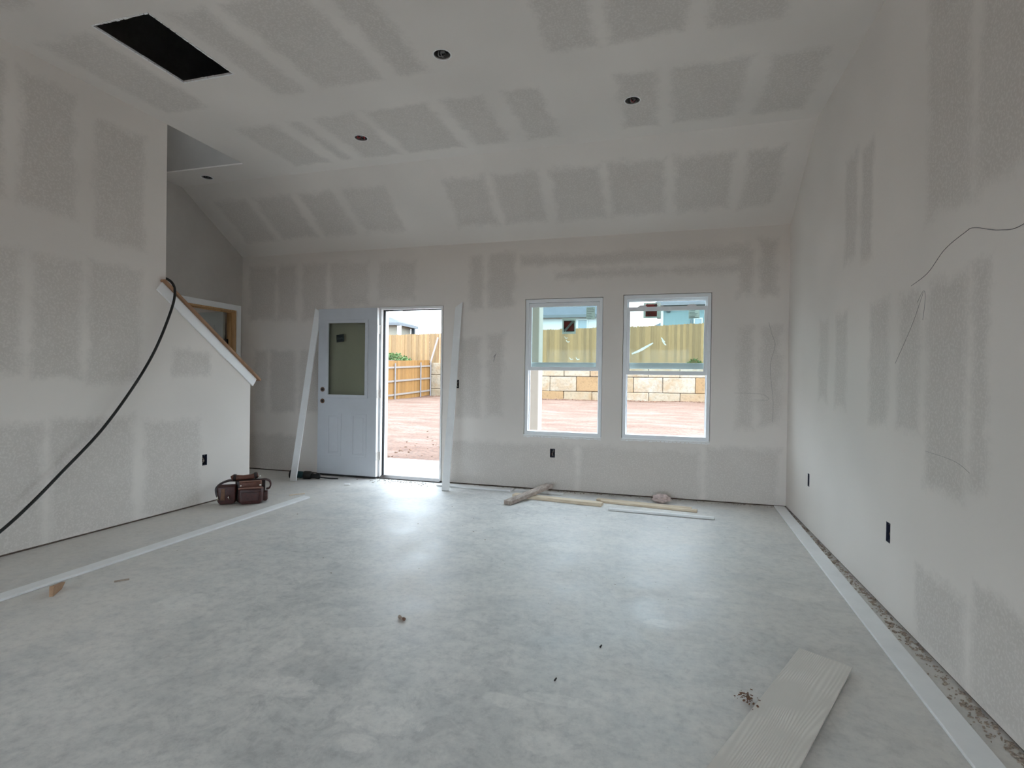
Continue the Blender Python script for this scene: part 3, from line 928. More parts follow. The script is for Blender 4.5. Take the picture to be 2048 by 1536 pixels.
paper_label(us1, yu, -0.838, -0.744, 1.868, 1.998)
s = sticker(us2, yu, (-0.236, 2.030), (-0.062, 1.868))
mk('sticker_print', MB().box((-0.213, yu - 0.0008, 1.886), (-0.098, yu, 2.014)), M['st_red'], us2)
sc = MB()
for k in range(16):
    x_, z_ = rnd.uniform(-0.205, -0.106), rnd.uniform(1.895, 2.008)
    an = rnd.uniform(0, 3.14)
    sc.bar((x_, yu - 0.0012, z_), (x_ + 0.022 * math.cos(an), yu - 0.0012, z_ + 0.022 * math.sin(an)), (0, 1, 0), 0.006, 0.0006)
mk('sticker_print', sc, M['st_black'], us2)
paper_label(us2, yu, 0.218, 0.325, 1.858, 1.958)
# white streaks and smudges on the glass
yl = D + 0.0345


def glass_streak(parent, pts, w, mat='smear'):
    mbs = MB()
    pts = catmull(pts, 6)
    L, R_ = [], []
    for i, p in enumerate(pts):
        t = i / (len(pts) - 1)
        ww_ = w * (0.35 + 0.65 * math.sin(math.pi * min(1, max(0.05, t))) ** 0.6) * rnd.uniform(0.85, 1.1)
        d_ = (pts[min(i + 1, len(pts) - 1)] - pts[max(i - 1, 0)]).normalized()
        nn = Vector((-d_.z, 0, d_.x))
        L.append(p + nn * ww_)
        R_.append(p - nn * ww_)
    for i in range(len(pts) - 1):
        mbs.prism([L[i], L[i + 1], R_[i + 1], R_[i]], (0, 0.0008, 0))
    return mk('smear', mbs, M[mat], parent)


glass_streak(ls2, [(-0.345, yl, 1.490), (-0.27, yl, 1.522), (-0.20, yl, 1.562), (-0.13, yl, 1.604)], 0.013)
for (cx_, cz_) in ((-0.03, 1.63), (-0.02, 1.60)):
    glass_streak(ls2, [(cx_ - 0.02, yl, cz_ + 0.03), (cx_, yl, cz_), (cx_ + 0.02, yl, cz_ - 0.02)], 0.007, 'smudge')
for (cx_, cz_) in ((-1.05, 1.66), (-1.03, 1.62), (-0.99, 1.43), (-0.92, 1.43)):
    glass_streak(ls1, [(cx_ - 0.015, yl, cz_ + 0.02), (cx_, yl, cz_), (cx_ + 0.025, yl, cz_ + 0.004)], 0.005, 'smudge')

# pencil scribbles and chalk on the walls
def scribble(parent, pts, nrm, w=0.003, mat='pencil', name='pencil_line'):
    pts = catmull(pts, 8)
    return mk(name, MB().tube([p + Vector(nrm) * 0.0004 for p in pts], w / 2, 4), M[mat], parent)


RX_ = (-1, 0, 0)
scribble(wall_right, [(XR, y, z) for y, z in [(1.9, 1.80), (2.18, 1.74), (2.32, 1.757), (2.48, 1.81), (2.55, 1.81), (2.71, 1.78), (2.86, 1.71), (3.03, 1.68)]], RX_, 0.0026)
scribble(wall_right, [(XR, y, z) for y, z in [(2.96, 1.59), (2.90, 1.635), (2.88, 1.60), (2.90, 1.50)]], RX_, 0.0014)
scribble(wall_right, [(XR, y, z) for y, z in [(2.90, 1.63), (2.96, 1.55), (3.03, 1.47), (3.20, 1.31)]], RX_, 0.0014)
scribble(wall_right, [(XR, y, z) for y, z in [(2.85, 0.90), (2.60, 0.89), (2.48, 0.86)]], RX_, 0.001)
BY_ = (0, -1, 0)
scribble(wall_back, [(x, D, z) for x, z in [(0.96, 1.80), (0.99, 1.68), (1.02, 1.57), (0.98, 1.36), (1.01, 1.04), (1.01, 0.82)]], BY_, 0.002)
scribble(wall_back, [(x, D, z) for x, z in [(0.66, 1.10), (0.80, 1.10), (0.92, 1.09), (0.97, 1.04), (0.84, 1.035)]], BY_, 0.0016)
scribble(wall_back, [(x, D, z) for x, z in [(-1.86, 1.40), (-1.84, 1.47), (-1.86, 1.45), (-1.83, 1.49)]], BY_, 0.004)

# ================================================================== ELECTRICAL BOXES
def elec_box(pos, nrm, label, w=0.055, h=0.10, mat='box_blue'):
    """open wiring box recessed in a wall; nrm points into the room"""
    n = Vector(nrm)
    up = Vector((0, 0, 1))
    s_ = up.cross(n).normalized()
    c = Vector(pos)
    e = empty('outlet_box', c)
    tag(e, label, 'outlet box', 'open electrical boxes in the walls')
    b_ = MB()
    dpt, t = 0.065, 0.003
    back = c - n * dpt
    b_.obox(back, s_, up, n, w / 2, h / 2, t / 2)
    for sg in (-1, 1):
        b_.obox(c - n * dpt / 2 + s_ * sg * (w / 2 - t / 2), s_, up, n, t / 2, h / 2, dpt / 2)
        b_.obox(c - n * dpt / 2 + up * sg * (h / 2 - t / 2), s_, up, n, w / 2, t / 2, dpt / 2)
    mk('box', b_, M[mat], e)
    for k, mt in enumerate(('black', 'wire_white', 'bronze')):
        o_ = s_ * (k - 1) * w * 0.25
        pts = [c - n * 0.06 + o_ + up * h * 0.3, c - n * 0.02 + o_ * 0.6 + up * h * 0.1, c - n * 0.012 - o_ + up * -h * 0.12, c - n * 0.03 - o_ * 0.5 + up * -h * 0.35]
        mk('wire', MB().tube(catmull(pts, 4), 0.0032, 6), M[mt], e)
    for sg in (-1, 1):
        mk('screw_tab', MB().obox(c - n * 0.006 + up * sg * (h / 2 - 0.008), s_, up, n, 0.006, 0.006, 0.002), M['box_blue'], e)
    return e


elec_box((XL, (OUT_L[0] + OUT_L[1]) / 2, (OUT_L[2] + OUT_L[3]) / 2), (1, 0, 0), 'open outlet box low in the stair wall above the leather tool belt')
elec_box(((OUT_B[0] + OUT_B[1]) / 2, D, (OUT_B[2] + OUT_B[3]) / 2), (0, -1, 0), 'open outlet box below the window nearest the door', h=0.095)
elec_box(((SWI_B[0] + SWI_B[1]) / 2, D, (SWI_B[2] + SWI_B[3]) / 2), (0, -1, 0), 'open switch box beside the door, half behind a leaning board', h=0.095, mat='black')
elec_box((XR, (OUT_R1[0] + OUT_R1[1]) / 2, (OUT_R1[2] + OUT_R1[3]) / 2), (-1, 0, 0), 'open outlet box on the right wall closest to the window corner', h=0.105)
elec_box((XR, (OUT_R2[0] + OUT_R2[1]) / 2, (OUT_R2[2] + OUT_R2[3]) / 2), (-1, 0, 0), 'open outlet box on the right wall nearest the viewer', h=0.105)

# ================================================================== RECESSED LIGHT HOUSINGS
def can_light(c, label, red):
    e = empty('recessed_light_housing', (c[0], c[1], ZC))
    tag(e, label, 'light housing', 'unfinished recessed light housings in the ceiling')
    n = 20
    r1 = CAN_R - 0.002
    vs, fs = [], []
    for zz in (ZC + 0.004, ZC + 0.11):
        vs += [(c[0] + r1 * math.cos(2 * math.pi * k / n), c[1] + r1 * math.sin(2 * math.pi * k / n), zz) for k in range(n)]
    fs = [(k, (k + 1) % n, n + (k + 1) % n, n + k) for k in range(n)] + [tuple(range(n, 2 * n))]
    mk('can', MB().add(vs, fs), M['galv'], e)
    lip = MB().plate(circle(c, CAN_R + 0.006, 20)[::-1], [circle(c, CAN_R - 0.001, 20)], lambda u, v, t: (u, v, ZC + t), -0.003, 0.001)
    mk('rim', lip, M['trim_white'], e)
    for k in range(5):
        an = rnd.uniform(0, 6.28)
        p0 = Vector((c[0] + 0.03 * math.cos(an), c[1] + 0.03 * math.sin(an), ZC + 0.1))
        p1 = Vector((c[0] + 0.035 * math.cos(an + 1.2), c[1] + 0.035 * math.sin(an + 1.2), ZC + 0.03))
        p2 = Vector((c[0] + 0.03 * math.cos(an + 2.6), c[1] + 0.03 * math.sin(an + 2.6), ZC + 0.002))
        p3 = Vector((c[0] + 0.02 * math.cos(an + 4.0), c[1] + 0.02 * math.sin(an + 4.0), ZC + 0.05))
        mk('wire', MB().tube(catmull([p0, p1, p2, p3], 5), 0.004, 6), M[('wire_red', 'black', 'wire_red', 'black', 'galv')[k] if red else ('black', 'galv', 'black', 'galv', 'black')[k]], e)
    mk('connector', MB().obox((c[0] + 0.012, c[1] + 0.008, ZC + 0.03), (1, 0.4, 0.2), (-0.4, 1, 0), (0, 0, 1), 0.022, 0.014, 0.012), M['galv' if not red else 'tool_black'], e, bevel=0.002)


can_light(CANS[0], 'open ceiling light hole nearest the viewer, grey wiring inside', False)
can_light(CANS[1], 'open ceiling light hole with red wires above the exterior door', True)
can_light(CANS[2], 'open ceiling light hole with red wires nearest the right wall', True)
can_light(CANS[3], 'open ceiling light hole at the far left over the stairs', False)

# ================================================================== BOARDS
def board(name, a, b, up, w, t, mat, label, cat='board', group=None, bevel=0.0015, miter=0.0, miter_side=1):
    a, b = Vector(a), Vector(b)
    d = (b - a)
    L = d.length
    d.normalize()
    u = Vector(up)
    s_ = d.cross(u).normalized()
    u = s_.cross(d).normalized()
    mbx = MB()
    e1 = miter if miter_side > 0 else 0
    e2 = miter if miter_side < 0 else 0
    lo = [a - s_ * w / 2, a + s_ * w / 2, a + d * (L - e1) + s_ * w / 2, a + d * (L - e2) - s_ * w / 2]
    mbx.hexa([p - u * t / 2 for p in lo] + [p + u * t / 2 for p in lo])
    o = mk(name, mbx, M[mat], bevel=bevel)
    tag(o, label, cat, group)
    return o


Z = (0, 0, 1)
GT = 'loose white trim boards'
board('trim_board', (-4.085, 5.190, 0.002), (-4.137, 5.690, 2.050), (0, -1, 0.25), 0.082, 0.015, 'trim_white', 'white trim board leaning beside the hinged door leaf', group=GT, miter=0.05, miter_side=1)
board('trim_board', (-2.247, 5.300, 0.002), (-2.275, 5.695, 2.075), (0, -1, 0.25), 0.082, 0.015, 'trim_white', 'white trim board leaning against the wall between door and windows', group=GT, miter=0.06, miter_side=-1)
board('trim_board', (-3.345, 1.10, 0.008), (-3.408, 4.56, 0.008), Z, 0.092, 0.014, 'trim_white', 'long white trim board lying along the left side of the floor', group=GT, miter=0.03, miter_side=1)
board('trim_board', (0.968, 1.10, 0.0075), (1.078, 5.69, 0.0075), Z, 0.094, 0.013, 'trim_white', 'long white trim board lying along the right wall', group=GT)
board('trim_board', (-2.44, 5.555, 0.0095), (-1.575, 5.545, 0.0095), Z, 0.115, 0.017, 'trim_white', 'flat white trim board on the floor by the foot of the leaning board', group=GT)
board('trim_board', (-1.545, 5.575, 0.0075), (-1.015, 5.540, 0.0075), Z, 0.085, 0.013, 'trim_white', 'short white trim offcut along the wall behind the crossed timbers', group=GT)
board('trim_board', (-0.49, 5.015, 0.012), (0.432, 4.985, 0.012), Z, 0.046, 0.020, 'trim_white', 'narrow white trim strip on the floor in front of the timber strips', group=GT, bevel=0.005)
GW = 'pale timber strips below the windows'
board('timber_strip', (-1.48, 5.285, 0.0155), (-0.565, 5.170, 0.0155), Z, 0.088, 0.031, 'lumber', 'pale timber strip with the short grey timber lying across it', group=GW)
board('timber_strip', (-0.645, 5.400, 0.0095), (0.255, 5.305, 0.0095), Z, 0.062, 0.018, 'lumber', 'pale timber strip nearest the wall below the right window', group=GW)
board('timber_strip', (-0.600, 5.325, 0.0115), (0.300, 5.215, 0.0115), Z, 0.050, 0.022, 'lumber', 'pale timber strip right behind the narrow white trim strip', group=GW)
board('timber_offcut', (-1.440, 4.905, 0.0205), (-1.165, 5.545, 0.0855), Z, 0.086, 0.037, 'grey_lumber', 'short weathered grey timber lying across a pale strip', 'board', bevel=0.003)

# lap siding plank near the viewer
pd = Vector((0.446, 0.895, 0)).normalized()
pang = math.atan2(pd.y, pd.x) - math.pi / 2
pl = MB()
Lp, Wp = 2.15, 0.212
nx, ny = 2, 2
pl.hexa([(-Wp / 2, 0, 0.004), (Wp / 2, 0, 0.010), (Wp / 2, Lp - 0.045, 0.012), (-Wp / 2, Lp, 0.003),
         (-Wp / 2, 0, 0.012), (Wp / 2, 0, 0.018), (Wp / 2, Lp - 0.045, 0.020), (-Wp / 2, Lp, 0.011)])
plank = mk('siding_plank', pl, M['plank'], origin=(0, 0, 0), bevel=0.001)
topc = Vector((0.692, 2.615, 0))
base = topc - pd * Lp
plank.location = (base.x, base.y, 0.0)
plank.rotation_euler = (0, 0, pang)
tag(plank, 'grey siding plank with raised wood grain lying close to the viewer', 'board')

# ================================================================== CABLE
cpts = [(XL - 0.06, 3.50, 1.985), (XL - 0.03, 3.56, 2.03), (XL + 0.02, 3.615, 1.995), (XL + 0.055, 3.615, 1.90), (XL + 0.06, 3.57, 1.73), (XL + 0.06, 3.43, 1.40),
        (XL + 0.06, 3.24, 1.09), (XL + 0.065, 2.99, 0.77), (XL + 0.075, 2.71, 0.50), (XL + 0.09, 2.52, 0.33), (XL + 0.11, 2.33, 0.19), (XL + 0.16, 2.05, 0.05), (XL + 0.22, 1.75, 0.0115), (XL + 0.3, 1.2, 0.0115)]
o = mk('power_cable', MB().tube(catmull(cpts, 8), 0.0105, 10), M['cable'], smooth=True)
tag(o, 'thick black cable hanging over the stair cap down to the floor', 'cable')

# ================================================================== LEATHER TOOL BELT
tb = empty('tool_belt', (-3.84, 4.13, 0))
tag(tb, 'dark brown leather tool belt with pouches slumped by the stair wall', 'tool belt')
TR_ = Vector((0.80, 0.60, 0)).normalized()      # to the right, seen from the room
TF = Vector((0.60, -0.80, 0)).normalized()      # towards the viewer
TO = Vector((-3.86, 4.16, 0))


def tp(r, f_, z):
    return TO + TR_ * r + TF * f_ + Vector((0, 0, z))


def pouch(name, outline, f0, f1, mat, bev=0.012, parent=None, shrink=0.85):
    """bulging bag: outline in (right, up); the front face is a little smaller than the back"""
    cx_ = sum(p[0] for p in outline) / len(outline)
    cz_ = sum(p[1] for p in outline) / len(outline)
    n = len(outline)
    rows = []
    for t, k in ((0.0, 0.93), (0.35, 1.0), (0.75, 0.97), (1.0, shrink)):
        rows.append([tp(cx_ + (p[0] - cx_) * k, f0 + (f1 - f0) * t, max(0.004, cz_ + (p[1] - cz_) * (k if p[1] > 0.02 else 1))) for p in outline])
    vs = [q for r_ in rows for q in r_]
    fs = [tuple(range(n))[::-1], tuple(range(3 * n, 4 * n))]
    for i in range(3):
        fs += [(i * n + k, i * n + (k + 1) % n, (i + 1) * n + (k + 1) % n, (i + 1) * n + k) for k in range(n)]
    return mk(name, MB().add(vs, fs), M[mat], parent or tb, bevel=bev * 0.4, seg=2, smooth=True)


def rounded(r0, r1, z0, z1, rad, n=4):
    out = []
    for (cx_, cz_, a0) in ((r1 - rad, z0 + rad, -90), (r1 - rad * 0.4, z1 - rad * 0.4, 0), (r0 + rad * 0.4, z1 - rad * 0.4, 90), (r0 + rad, z0 + rad, 180)):
        rr_ = rad if cz_ < (z0 + z1) / 2 else rad * 0.4
        for k in range(n + 1):
            an = math.radians(a0 + 90 * k / n)
            out.append((cx_ + rr_ * math.cos(an), cz_ + rr_ * math.sin(an)))
    return out


pm = pouch('main_pouch', rounded(-0.010, 0.205, 0.002, 0.150, 0.035), 0.02, 0.125, 'leather')
zz = MB()
for k in range(12):
    r_ = 0.004 + k * 0.0168
    zz.obox(tp(r_ + 0.006, 0.106, 0.143), TR_, TF, (0, 0, 1), 0.006, 0.012, 0.005)
mk('pouch_rim', MB().tube([tp(-0.006, 0.118, 0.150), tp(0.06, 0.126, 0.153), (tp(0.14, 0.126, 0.153)), tp(0.202, 0.118, 0.151)], 0.008, 8), M['thread'], tb, smooth=True)
mk('nail_pocket', MB().add([], []).prism([tp(0.03, 0.118, 0.03), tp(0.165, 0.118, 0.03), tp(0.180, 0.118, 0.115), tp(0.015, 0.118, 0.115)], TF * 0.016), M['leather'], tb, bevel=0.006, seg=2)
pouch('upper_pocket', rounded(-0.005, 0.188, 0.145, 0.205, 0.016), 0.01, 0.085, 'leather_lt')
mk('pocket_rim', MB().tube([tp(-0.004, 0.07, 0.208), tp(0.09, 0.082, 0.210), tp(0.187, 0.07, 0.207)], 0.006, 8), M['thread'], tb, smooth=True)
pouch('back_panel', rounded(-0.045, 0.215, 0.002, 0.215, 0.03), -0.035, 0.02, 'leather_dk')
mk('belt_roll', MB().tube([tp(-0.075, -0.02, 0.224), tp(-0.06, -0.02, 0.232), tp(0.02, -0.02, 0.229), tp(0.09, -0.02, 0.236), tp(0.135, -0.02, 0.248), tp(0.15, -0.02, 0.251)], [0.026, 0.031, 0.024, 0.023, 0.026, 0.022], 14), M['leather_lt'], tb, smooth=True)
mk('roll_strap', MB().tube([tp(-0.062, -0.02, 0.232), tp(-0.038, -0.02, 0.231)], 0.034, 14), M['leather_dk'], tb, smooth=True)
mk('roll_strap', MB().tube([tp(0.118, -0.02, 0.244), tp(0.142, -0.02, 0.249)], 0.030, 14), M['leather_dk'], tb, smooth=True)
pouch('side_pouch', rounded(-0.190, -0.025, 0.006, 0.178, 0.03), -0.025, 0.075, 'leather')
mk('hammer_tab', MB().prism([tp(-0.158, 0.078, 0.045), tp(-0.120, 0.078, 0.043), tp(-0.122, 0.070, 0.150), tp(-0.152, 0.070, 0.150)], TF * 0.006), M['leather_tan'], tb, bevel=0.002)
for r_ in (-0.176, -0.086):
    mk('clip', MB().tube([tp(r_, 0.078, 0.085), tp(r_ - 0.006, 0.090, 0.070), tp(r_ + 0.003, 0.086, 0.052)], 0.006, 8), M['chrome'], tb, smooth=True)


def strap(name, pts, w, t, mat):
    pts = catmull(pts, 6)
    s_ = MB()
    up_ = Vector((0, 0, 1))
    vs = []
    for i, p in enumerate(pts):
        d_ = (pts[min(i + 1, len(pts) - 1)] - pts[max(i - 1, 0)]).normalized()
        side = TF * w / 2
        nn = d_.cross(TF).normalized() * t / 2
        vs += [p - side - nn, p + side - nn, p + side + nn, p - side + nn]
    fs = []
    for i in range(len(pts) - 1):
        for k in range(4):
            fs.append((4 * i + k, 4 * i + (k + 1) % 4, 4 * i + 4 + (k + 1) % 4, 4 * i + 4 + k))
    fs += [(3, 2, 1, 0), tuple(len(vs) - 4 + k for k in range(4))]
    return mk(name, s_.add(vs, fs), M[mat], tb)


strap('belt_strap', [tp(-0.04, -0.03, 0.205), tp(-0.10, -0.025, 0.207), tp(-0.165, -0.01, 0.185), tp(-0.200, 0.0, 0.150), tp(-0.200, 0.005, 0.105), tp(-0.185, 0.01, 0.06)], 0.055, 0.016, 'leather_dk')
strap('belt_strap', [tp(0.17, -0.01, 0.205), tp(0.215, -0.005, 0.208), tp(0.252, 0.0, 0.190), tp(0.262, 0.0, 0.155), tp(0.250, 0.005, 0.125), tp(0.225, 0.01, 0.120)], 0.045, 0.014, 'leather')
pouch('small_pouch', rounded(0.195, 0.240, 0.012, 0.105, 0.016), 0.0, 0.06, 'leather')
mk('rivet', MB().tube([tp(0.178, 0.085, 0.172), tp(0.178, 0.094, 0.172)], 0.009, 12), M['chrome'], tb)
mk('rivet', MB().tube([tp(0.012, 0.082, 0.172), tp(0.012, 0.090, 0.172)], 0.007, 12), M['chrome'], tb)
mk('buckle', MB().tube([tp(0.158, 0.0, 0.238), tp(0.170, 0.0, 0.244), tp(0.176, 0.0, 0.236), tp(0.165, 0.0, 0.229), tp(0.158, 0.0, 0.238)], 0.004, 6), M['chrome'], tb)

# ================================================================== POWER TOOL BY THE WALL
pt = empty('power_tool', (-4.0, 5.40, 0))
tag(pt, 'teal and black corded power tool on the floor under the door leaf', 'power tool')
A = Vector((-4.225, 5.315, 0.055))
dv = Vector((0.93, 0.30, -0.04)).normalized()


def along(t, z=0.0):
    return A + dv * t + Vector((0, 0, z))


mk('front_ring', MB().tube([along(0.0), along(0.006), along(0.03), along(0.036)], [0.040, 0.050, 0.050, 0.042], 18), M['tool_black'], pt, smooth=False)
mk('gear_housing', MB().tube([along(0.036), along(0.06), along(0.13), along(0.16)], [0.034, 0.040, 0.041, 0.036], 16), M['teal'], pt, smooth=True)
mk('motor_body', MB().tube([along(0.16), along(0.17), along(0.235), along(0.25)], [0.040, 0.047, 0.046, 0.038], 16), M['tool_black'], pt, smooth=True)
mk('rear_grip', MB().tube([along(0.25, -0.006), along(0.29, -0.010), along(0.33, -0.006), along(0.345, -0.004)], [0.030, 0.026, 0.036, 0.030], 14), M['tool_black'], pt, smooth=True)
mk('cord', MB().tube(catmull([along(0.345, -0.02), along(0.40, -0.025), along(0.46, -0.028), along(0.56, -0.027)], 6), 0.007, 8), M['cable'], pt, smooth=True)

# ================================================================== SMALL SCRAPS
o = mk('wood_shim', MB().hexa([(-3.215, 2.145, 0.0), (-3.150, 2.060, 0.0), (-3.135, 2.072, 0.0), (-3.200, 2.157, 0.0),
                               (-3.230, 2.175, 0.030), (-3.163, 2.070, 0.052), (-3.148, 2.082, 0.052), (-3.215, 2.187, 0.030)]), M['chip'], bevel=0.001)
tag(o, 'orange brown wood offcut beside the long left trim board', 'wood scrap')
b_ = bmesh.new()
bmesh.ops.create_icosphere(b_, subdivisions=3, radius=1.0)
pv = []
for v in b_.verts:
    n_ = mnoise.noise(v.co * 2.3) * 0.35 + mnoise.noise(v.co * 6.0) * 0.16
    p = v.co * (1 + n_)
    pv.append(Vector((-0.02 + p.x * 0.085, 5.52 + p.y * 0.055, max(0.0, 0.038 + p.z * 0.045))))
pf = [tuple(v.index for v in f_.verts) for f_ in b_.faces]
b_.free()
o = mk('paper_wad', MB().add(pv, pf), M['paper'])
tag(o, 'crumpled pinkish paper wad against the wall below the right window', 'paper')
o = mk('wood_sliver', MB().bar((-3.625, 4.555, 0.004), (-3.535, 4.675, 0.004), Z, 0.016, 0.006), M['lumber'])
tag(o, 'thin wood sliver on the floor past the far end of the trim board', 'wood scrap')
o = mk('drywall_flake', MB().bar((-3.42, 5.20, 0.009), (-3.36, 5.225, 0.009), Z, 0.03, 0.016), M['white_paint'], bevel=0.003)
tag(o, 'small white chip on the floor in front of the door leaf', 'debris')
o = mk('wood_sliver', MB().bar((-3.03, 2.32, 0.004), (-2.985, 2.375, 0.004), Z, 0.012, 0.006), M['debris'])
tag(o, 'small dark sliver on the floor right of the orange wood offcut', 'wood scrap')
an = empty('anchor_bolt', (-1.24, 2.395, 0))
tag(an, 'small metal bolt lying alone on the middle of the floor', 'bolt')
mk('bolt_head', MB().tube([(-1.259, 2.404, 0.008), (-1.249, 2.399, 0.008)], 0.008, 8), M['nail_metal'], an)
mk('bolt_shank', MB().tube([(-1.250, 2.400, 0.006), (-1.224, 2.388, 0.006)], 0.0055, 8), M['nail_metal'], an)
mk('bolt_nut', MB().tube([(-1.229, 2.390, 0.008), (-1.219, 2.385, 0.008)], 0.008, 6), M['bronze'], an)
for (x, y, lab) in ((-0.263, 2.41, 'tiny dark nail stub on the floor left of the siding plank'), (-0.405, 2.085, 'tiny dark nail stub lowest in view on the open floor')):
    o = mk('nail_stub', MB().tube([(x, y, 0.004), (x + 0.004, y + 0.016, 0.006)], [0.004, 0.003], 6), M['bronze_dark'])
    tag(o, lab, 'nail')


def crumbs(n, fn, smin, smax):
    c_ = MB()
    for k in range(n):
        x, y = fn()
        s_ = rnd.uniform(smin, smax) * rnd.choice((0.5, 0.7, 1.0))
        an_ = rnd.uniform(0, 6.28)
        ax, ay = Vector((math.cos(an_), math.sin(an_), rnd.uniform(-.3, .3))), Vector((-math.sin(an_), math.cos(an_), 0))
        c_.obox((x, y, s_ * 0.35), ax, ay, ax.cross(ay), s_ * rnd.uniform(.5, 1.3), s_ * rnd.uniform(.3, .8), s_ * rnd.uniform(.15, .4))
    return c_


c_ = crumbs(900, lambda: (XR - abs(rnd.gauss(0, 0.03)) - 0.004, rnd.uniform(1.3, 5.6)), 0.003, 0.011)
o = mk('wall_base_debris', c_, M['debris'])
tag(o, 'crumbs of plaster and dirt along the base of the right wall', 'debris', kind='stuff')
c_ = crumbs(260, lambda: (rnd.gauss(-2.95, 0.22), D - 0.05 - abs(rnd.gauss(0, 0.10))), 0.003, 0.010)
o = mk('threshold_debris', c_, M['sawdust'])
tag(o, 'pale dust and crumbs scattered in front of the door threshold', 'debris', kind='stuff')
c_ = crumbs(240, lambda: (rnd.uniform(-2.4, 1.05), D - 0.02 - abs(rnd.gauss(0, 0.03))), 0.003, 0.010)
o = mk('window_wall_debris', c_, M['sawdust'])
tag(o, 'pale crumbs along the base of the window wall', 'debris', kind='stuff')
c_ = crumbs(90, lambda: (rnd.uniform(-3.2, 0.1), rnd.uniform(2.7, 4.8)), 0.0015, 0.0055)
o = mk('floor_debris', c_, M['debris'])
tag(o, 'tiny dark specks strewn over the concrete floor', 'debris', kind='stuff')
c_ = crumbs(60, lambda: (0.315 + rnd.gauss(0, 0.018), 2.175 + rnd.gauss(0, 0.028)), 0.002, 0.006)
for v in c_.v:
    v.z += 0.012
o = mk('plank_sawdust', c_, M['leather_tan'])
tag(o, 'reddish crumbs at the left edge of the siding plank', 'debris', kind='stuff')

# ================================================================== OUTDOORS
def gz(x, y):
    t = min(1, max(0, (y - 7.6) / 19.9))
    z = -0.10 + 0.36 * t
    k = min(1, max(0, (-13.15 - x) / 0.4)) * min(1, max(0, (y - 16) / 8))
    z += 1.95 * k
    if y > 27.9:
        z = 2.0
    z += (mnoise.noise(Vector((x * 0.5, y * 0.5, 0))) * 0.05 + mnoise.noise(Vector((x * 2.1, y * 2.1, 3))) * 0.025) * min(1, max(0, (y - 6.5)))
    return z


xsg = [-40 + 0.5 * k for k in range(141)]
ysg = [D + 0.15 + 0.28 * k for k in range(78)]
ysg = [y for y in ysg if y < 27.6] + [27.9, 28.0, 30, 34, 40, 50, 70]
gv = [(x, y, gz(x, y)) for y in ysg for x in xsg]
nxg = len(xsg)
gf_ = [(j * nxg + i, j * nxg + i + 1, (j + 1) * nxg + i + 1, (j + 1) * nxg + i) for j in range(len(ysg) - 1) for i in range(nxg - 1)]
o = mk('ground', MB().add(gv, gf_), M['dirt'], smooth=True, origin=(0, 10, 0))
struct(o, 'bare reddish graded dirt yard', 'ground')
o = mk('ground_surround', MB().box((-60, -60, -0.30), (60, D + 0.10, -0.13)).box((-60, D + 0.10, -0.60), (-40, 70, -0.13)).box((30, D + 0.10, -0.60), (60, 70, -0.13)), M['dirt'])  # unseen ground, added to lower and warm the light from behind
struct(o, 'bare reddish dirt lot around the house', 'ground')
c_ = MB()
for k in range(700):
    y = 7.6 + abs(rnd.gauss(0, 1.8))
    if k > 380:
        y = 27.1 - abs(rnd.gauss(0, 0.25))
    x = rnd.uniform(-6.5, 3) if k <= 380 else rnd.uniform(-12.3, 4)
    s_ = rnd.uniform(0.006, 0.024) * (1.0 if k <= 380 else 3.0)
    an_ = rnd.uniform(0, 6.28)
    ax, ay = Vector((math.cos(an_), math.sin(an_), rnd.uniform(-.3, .3))), Vector((-math.sin(an_), math.cos(an_), 0.2))
    c_.obox((x, y, gz(x, y) + s_ * 0.2), ax, ay, ax.cross(ay), s_, s_ * 0.7, s_ * 0.4)
o = mk('dirt_clods', c_, M['clod'])
tag(o, 'brown clods and pebbles strewn on the dirt yard', 'debris', kind='stuff')

o = mk('patio_slab', MB().box((-6.6, D + 0.14, -0.25), (-1.50, 7.53, -0.05)), M['concrete'], bevel=0.01)
struct(o, 'pale concrete patio slab outside the open door', 'patio')
pc = empty('patio_column', (-1.825, 7.375, -0.05))
tag(pc, 'cream square patio column seen in the window nearest the door', 'column')
mk('shaft', MB().box((-1.945, 7.25, 0.08), (-1.700, 7.495, 2.44)), M['cream'], pc, bevel=0.008)
mk('column_base', MB().box((-1.965, 7.23, -0.05), (-1.680, 7.515, 0.08)), M['cream'], pc, bevel=0.008)
cov = empty('patio_cover', (-4.1, 6.7, 2.44))
tag(cov, 'patio cover beam with a small bracket at the top of the open doorway', 'patio cover')
mk('beam', MB().box((-6.6, 7.25, 2.44), (-1.70, 7.50, 2.70)), M['soffit'], cov)
for k in range(10):  # unseen cover left unsheathed so more sky light reaches the door
    xk = -6.55 + k * 0.535
    mk('rafter', MB().box((xk, D + 0.21, 2.70), (xk + 0.04, 7.75, 2.84)), M['lumber'], cov)
bk = mk('bracket', MB().box((-3.86, 7.36, 2.200), (-3.73, 7.38, 2.44)), M['vinyl'], cov)

# ---- stone retaining wall
rw = empty('retaining_wall', (-3, 27.6, 0.2))
tag(rw, 'retaining wall of large tan limestone blocks below the back fence', 'retaining wall')
mk('core', MB().box((-12.6, 27.62, -0.1), (9.0, 27.95, 2.06)), M['mortar'], rw)


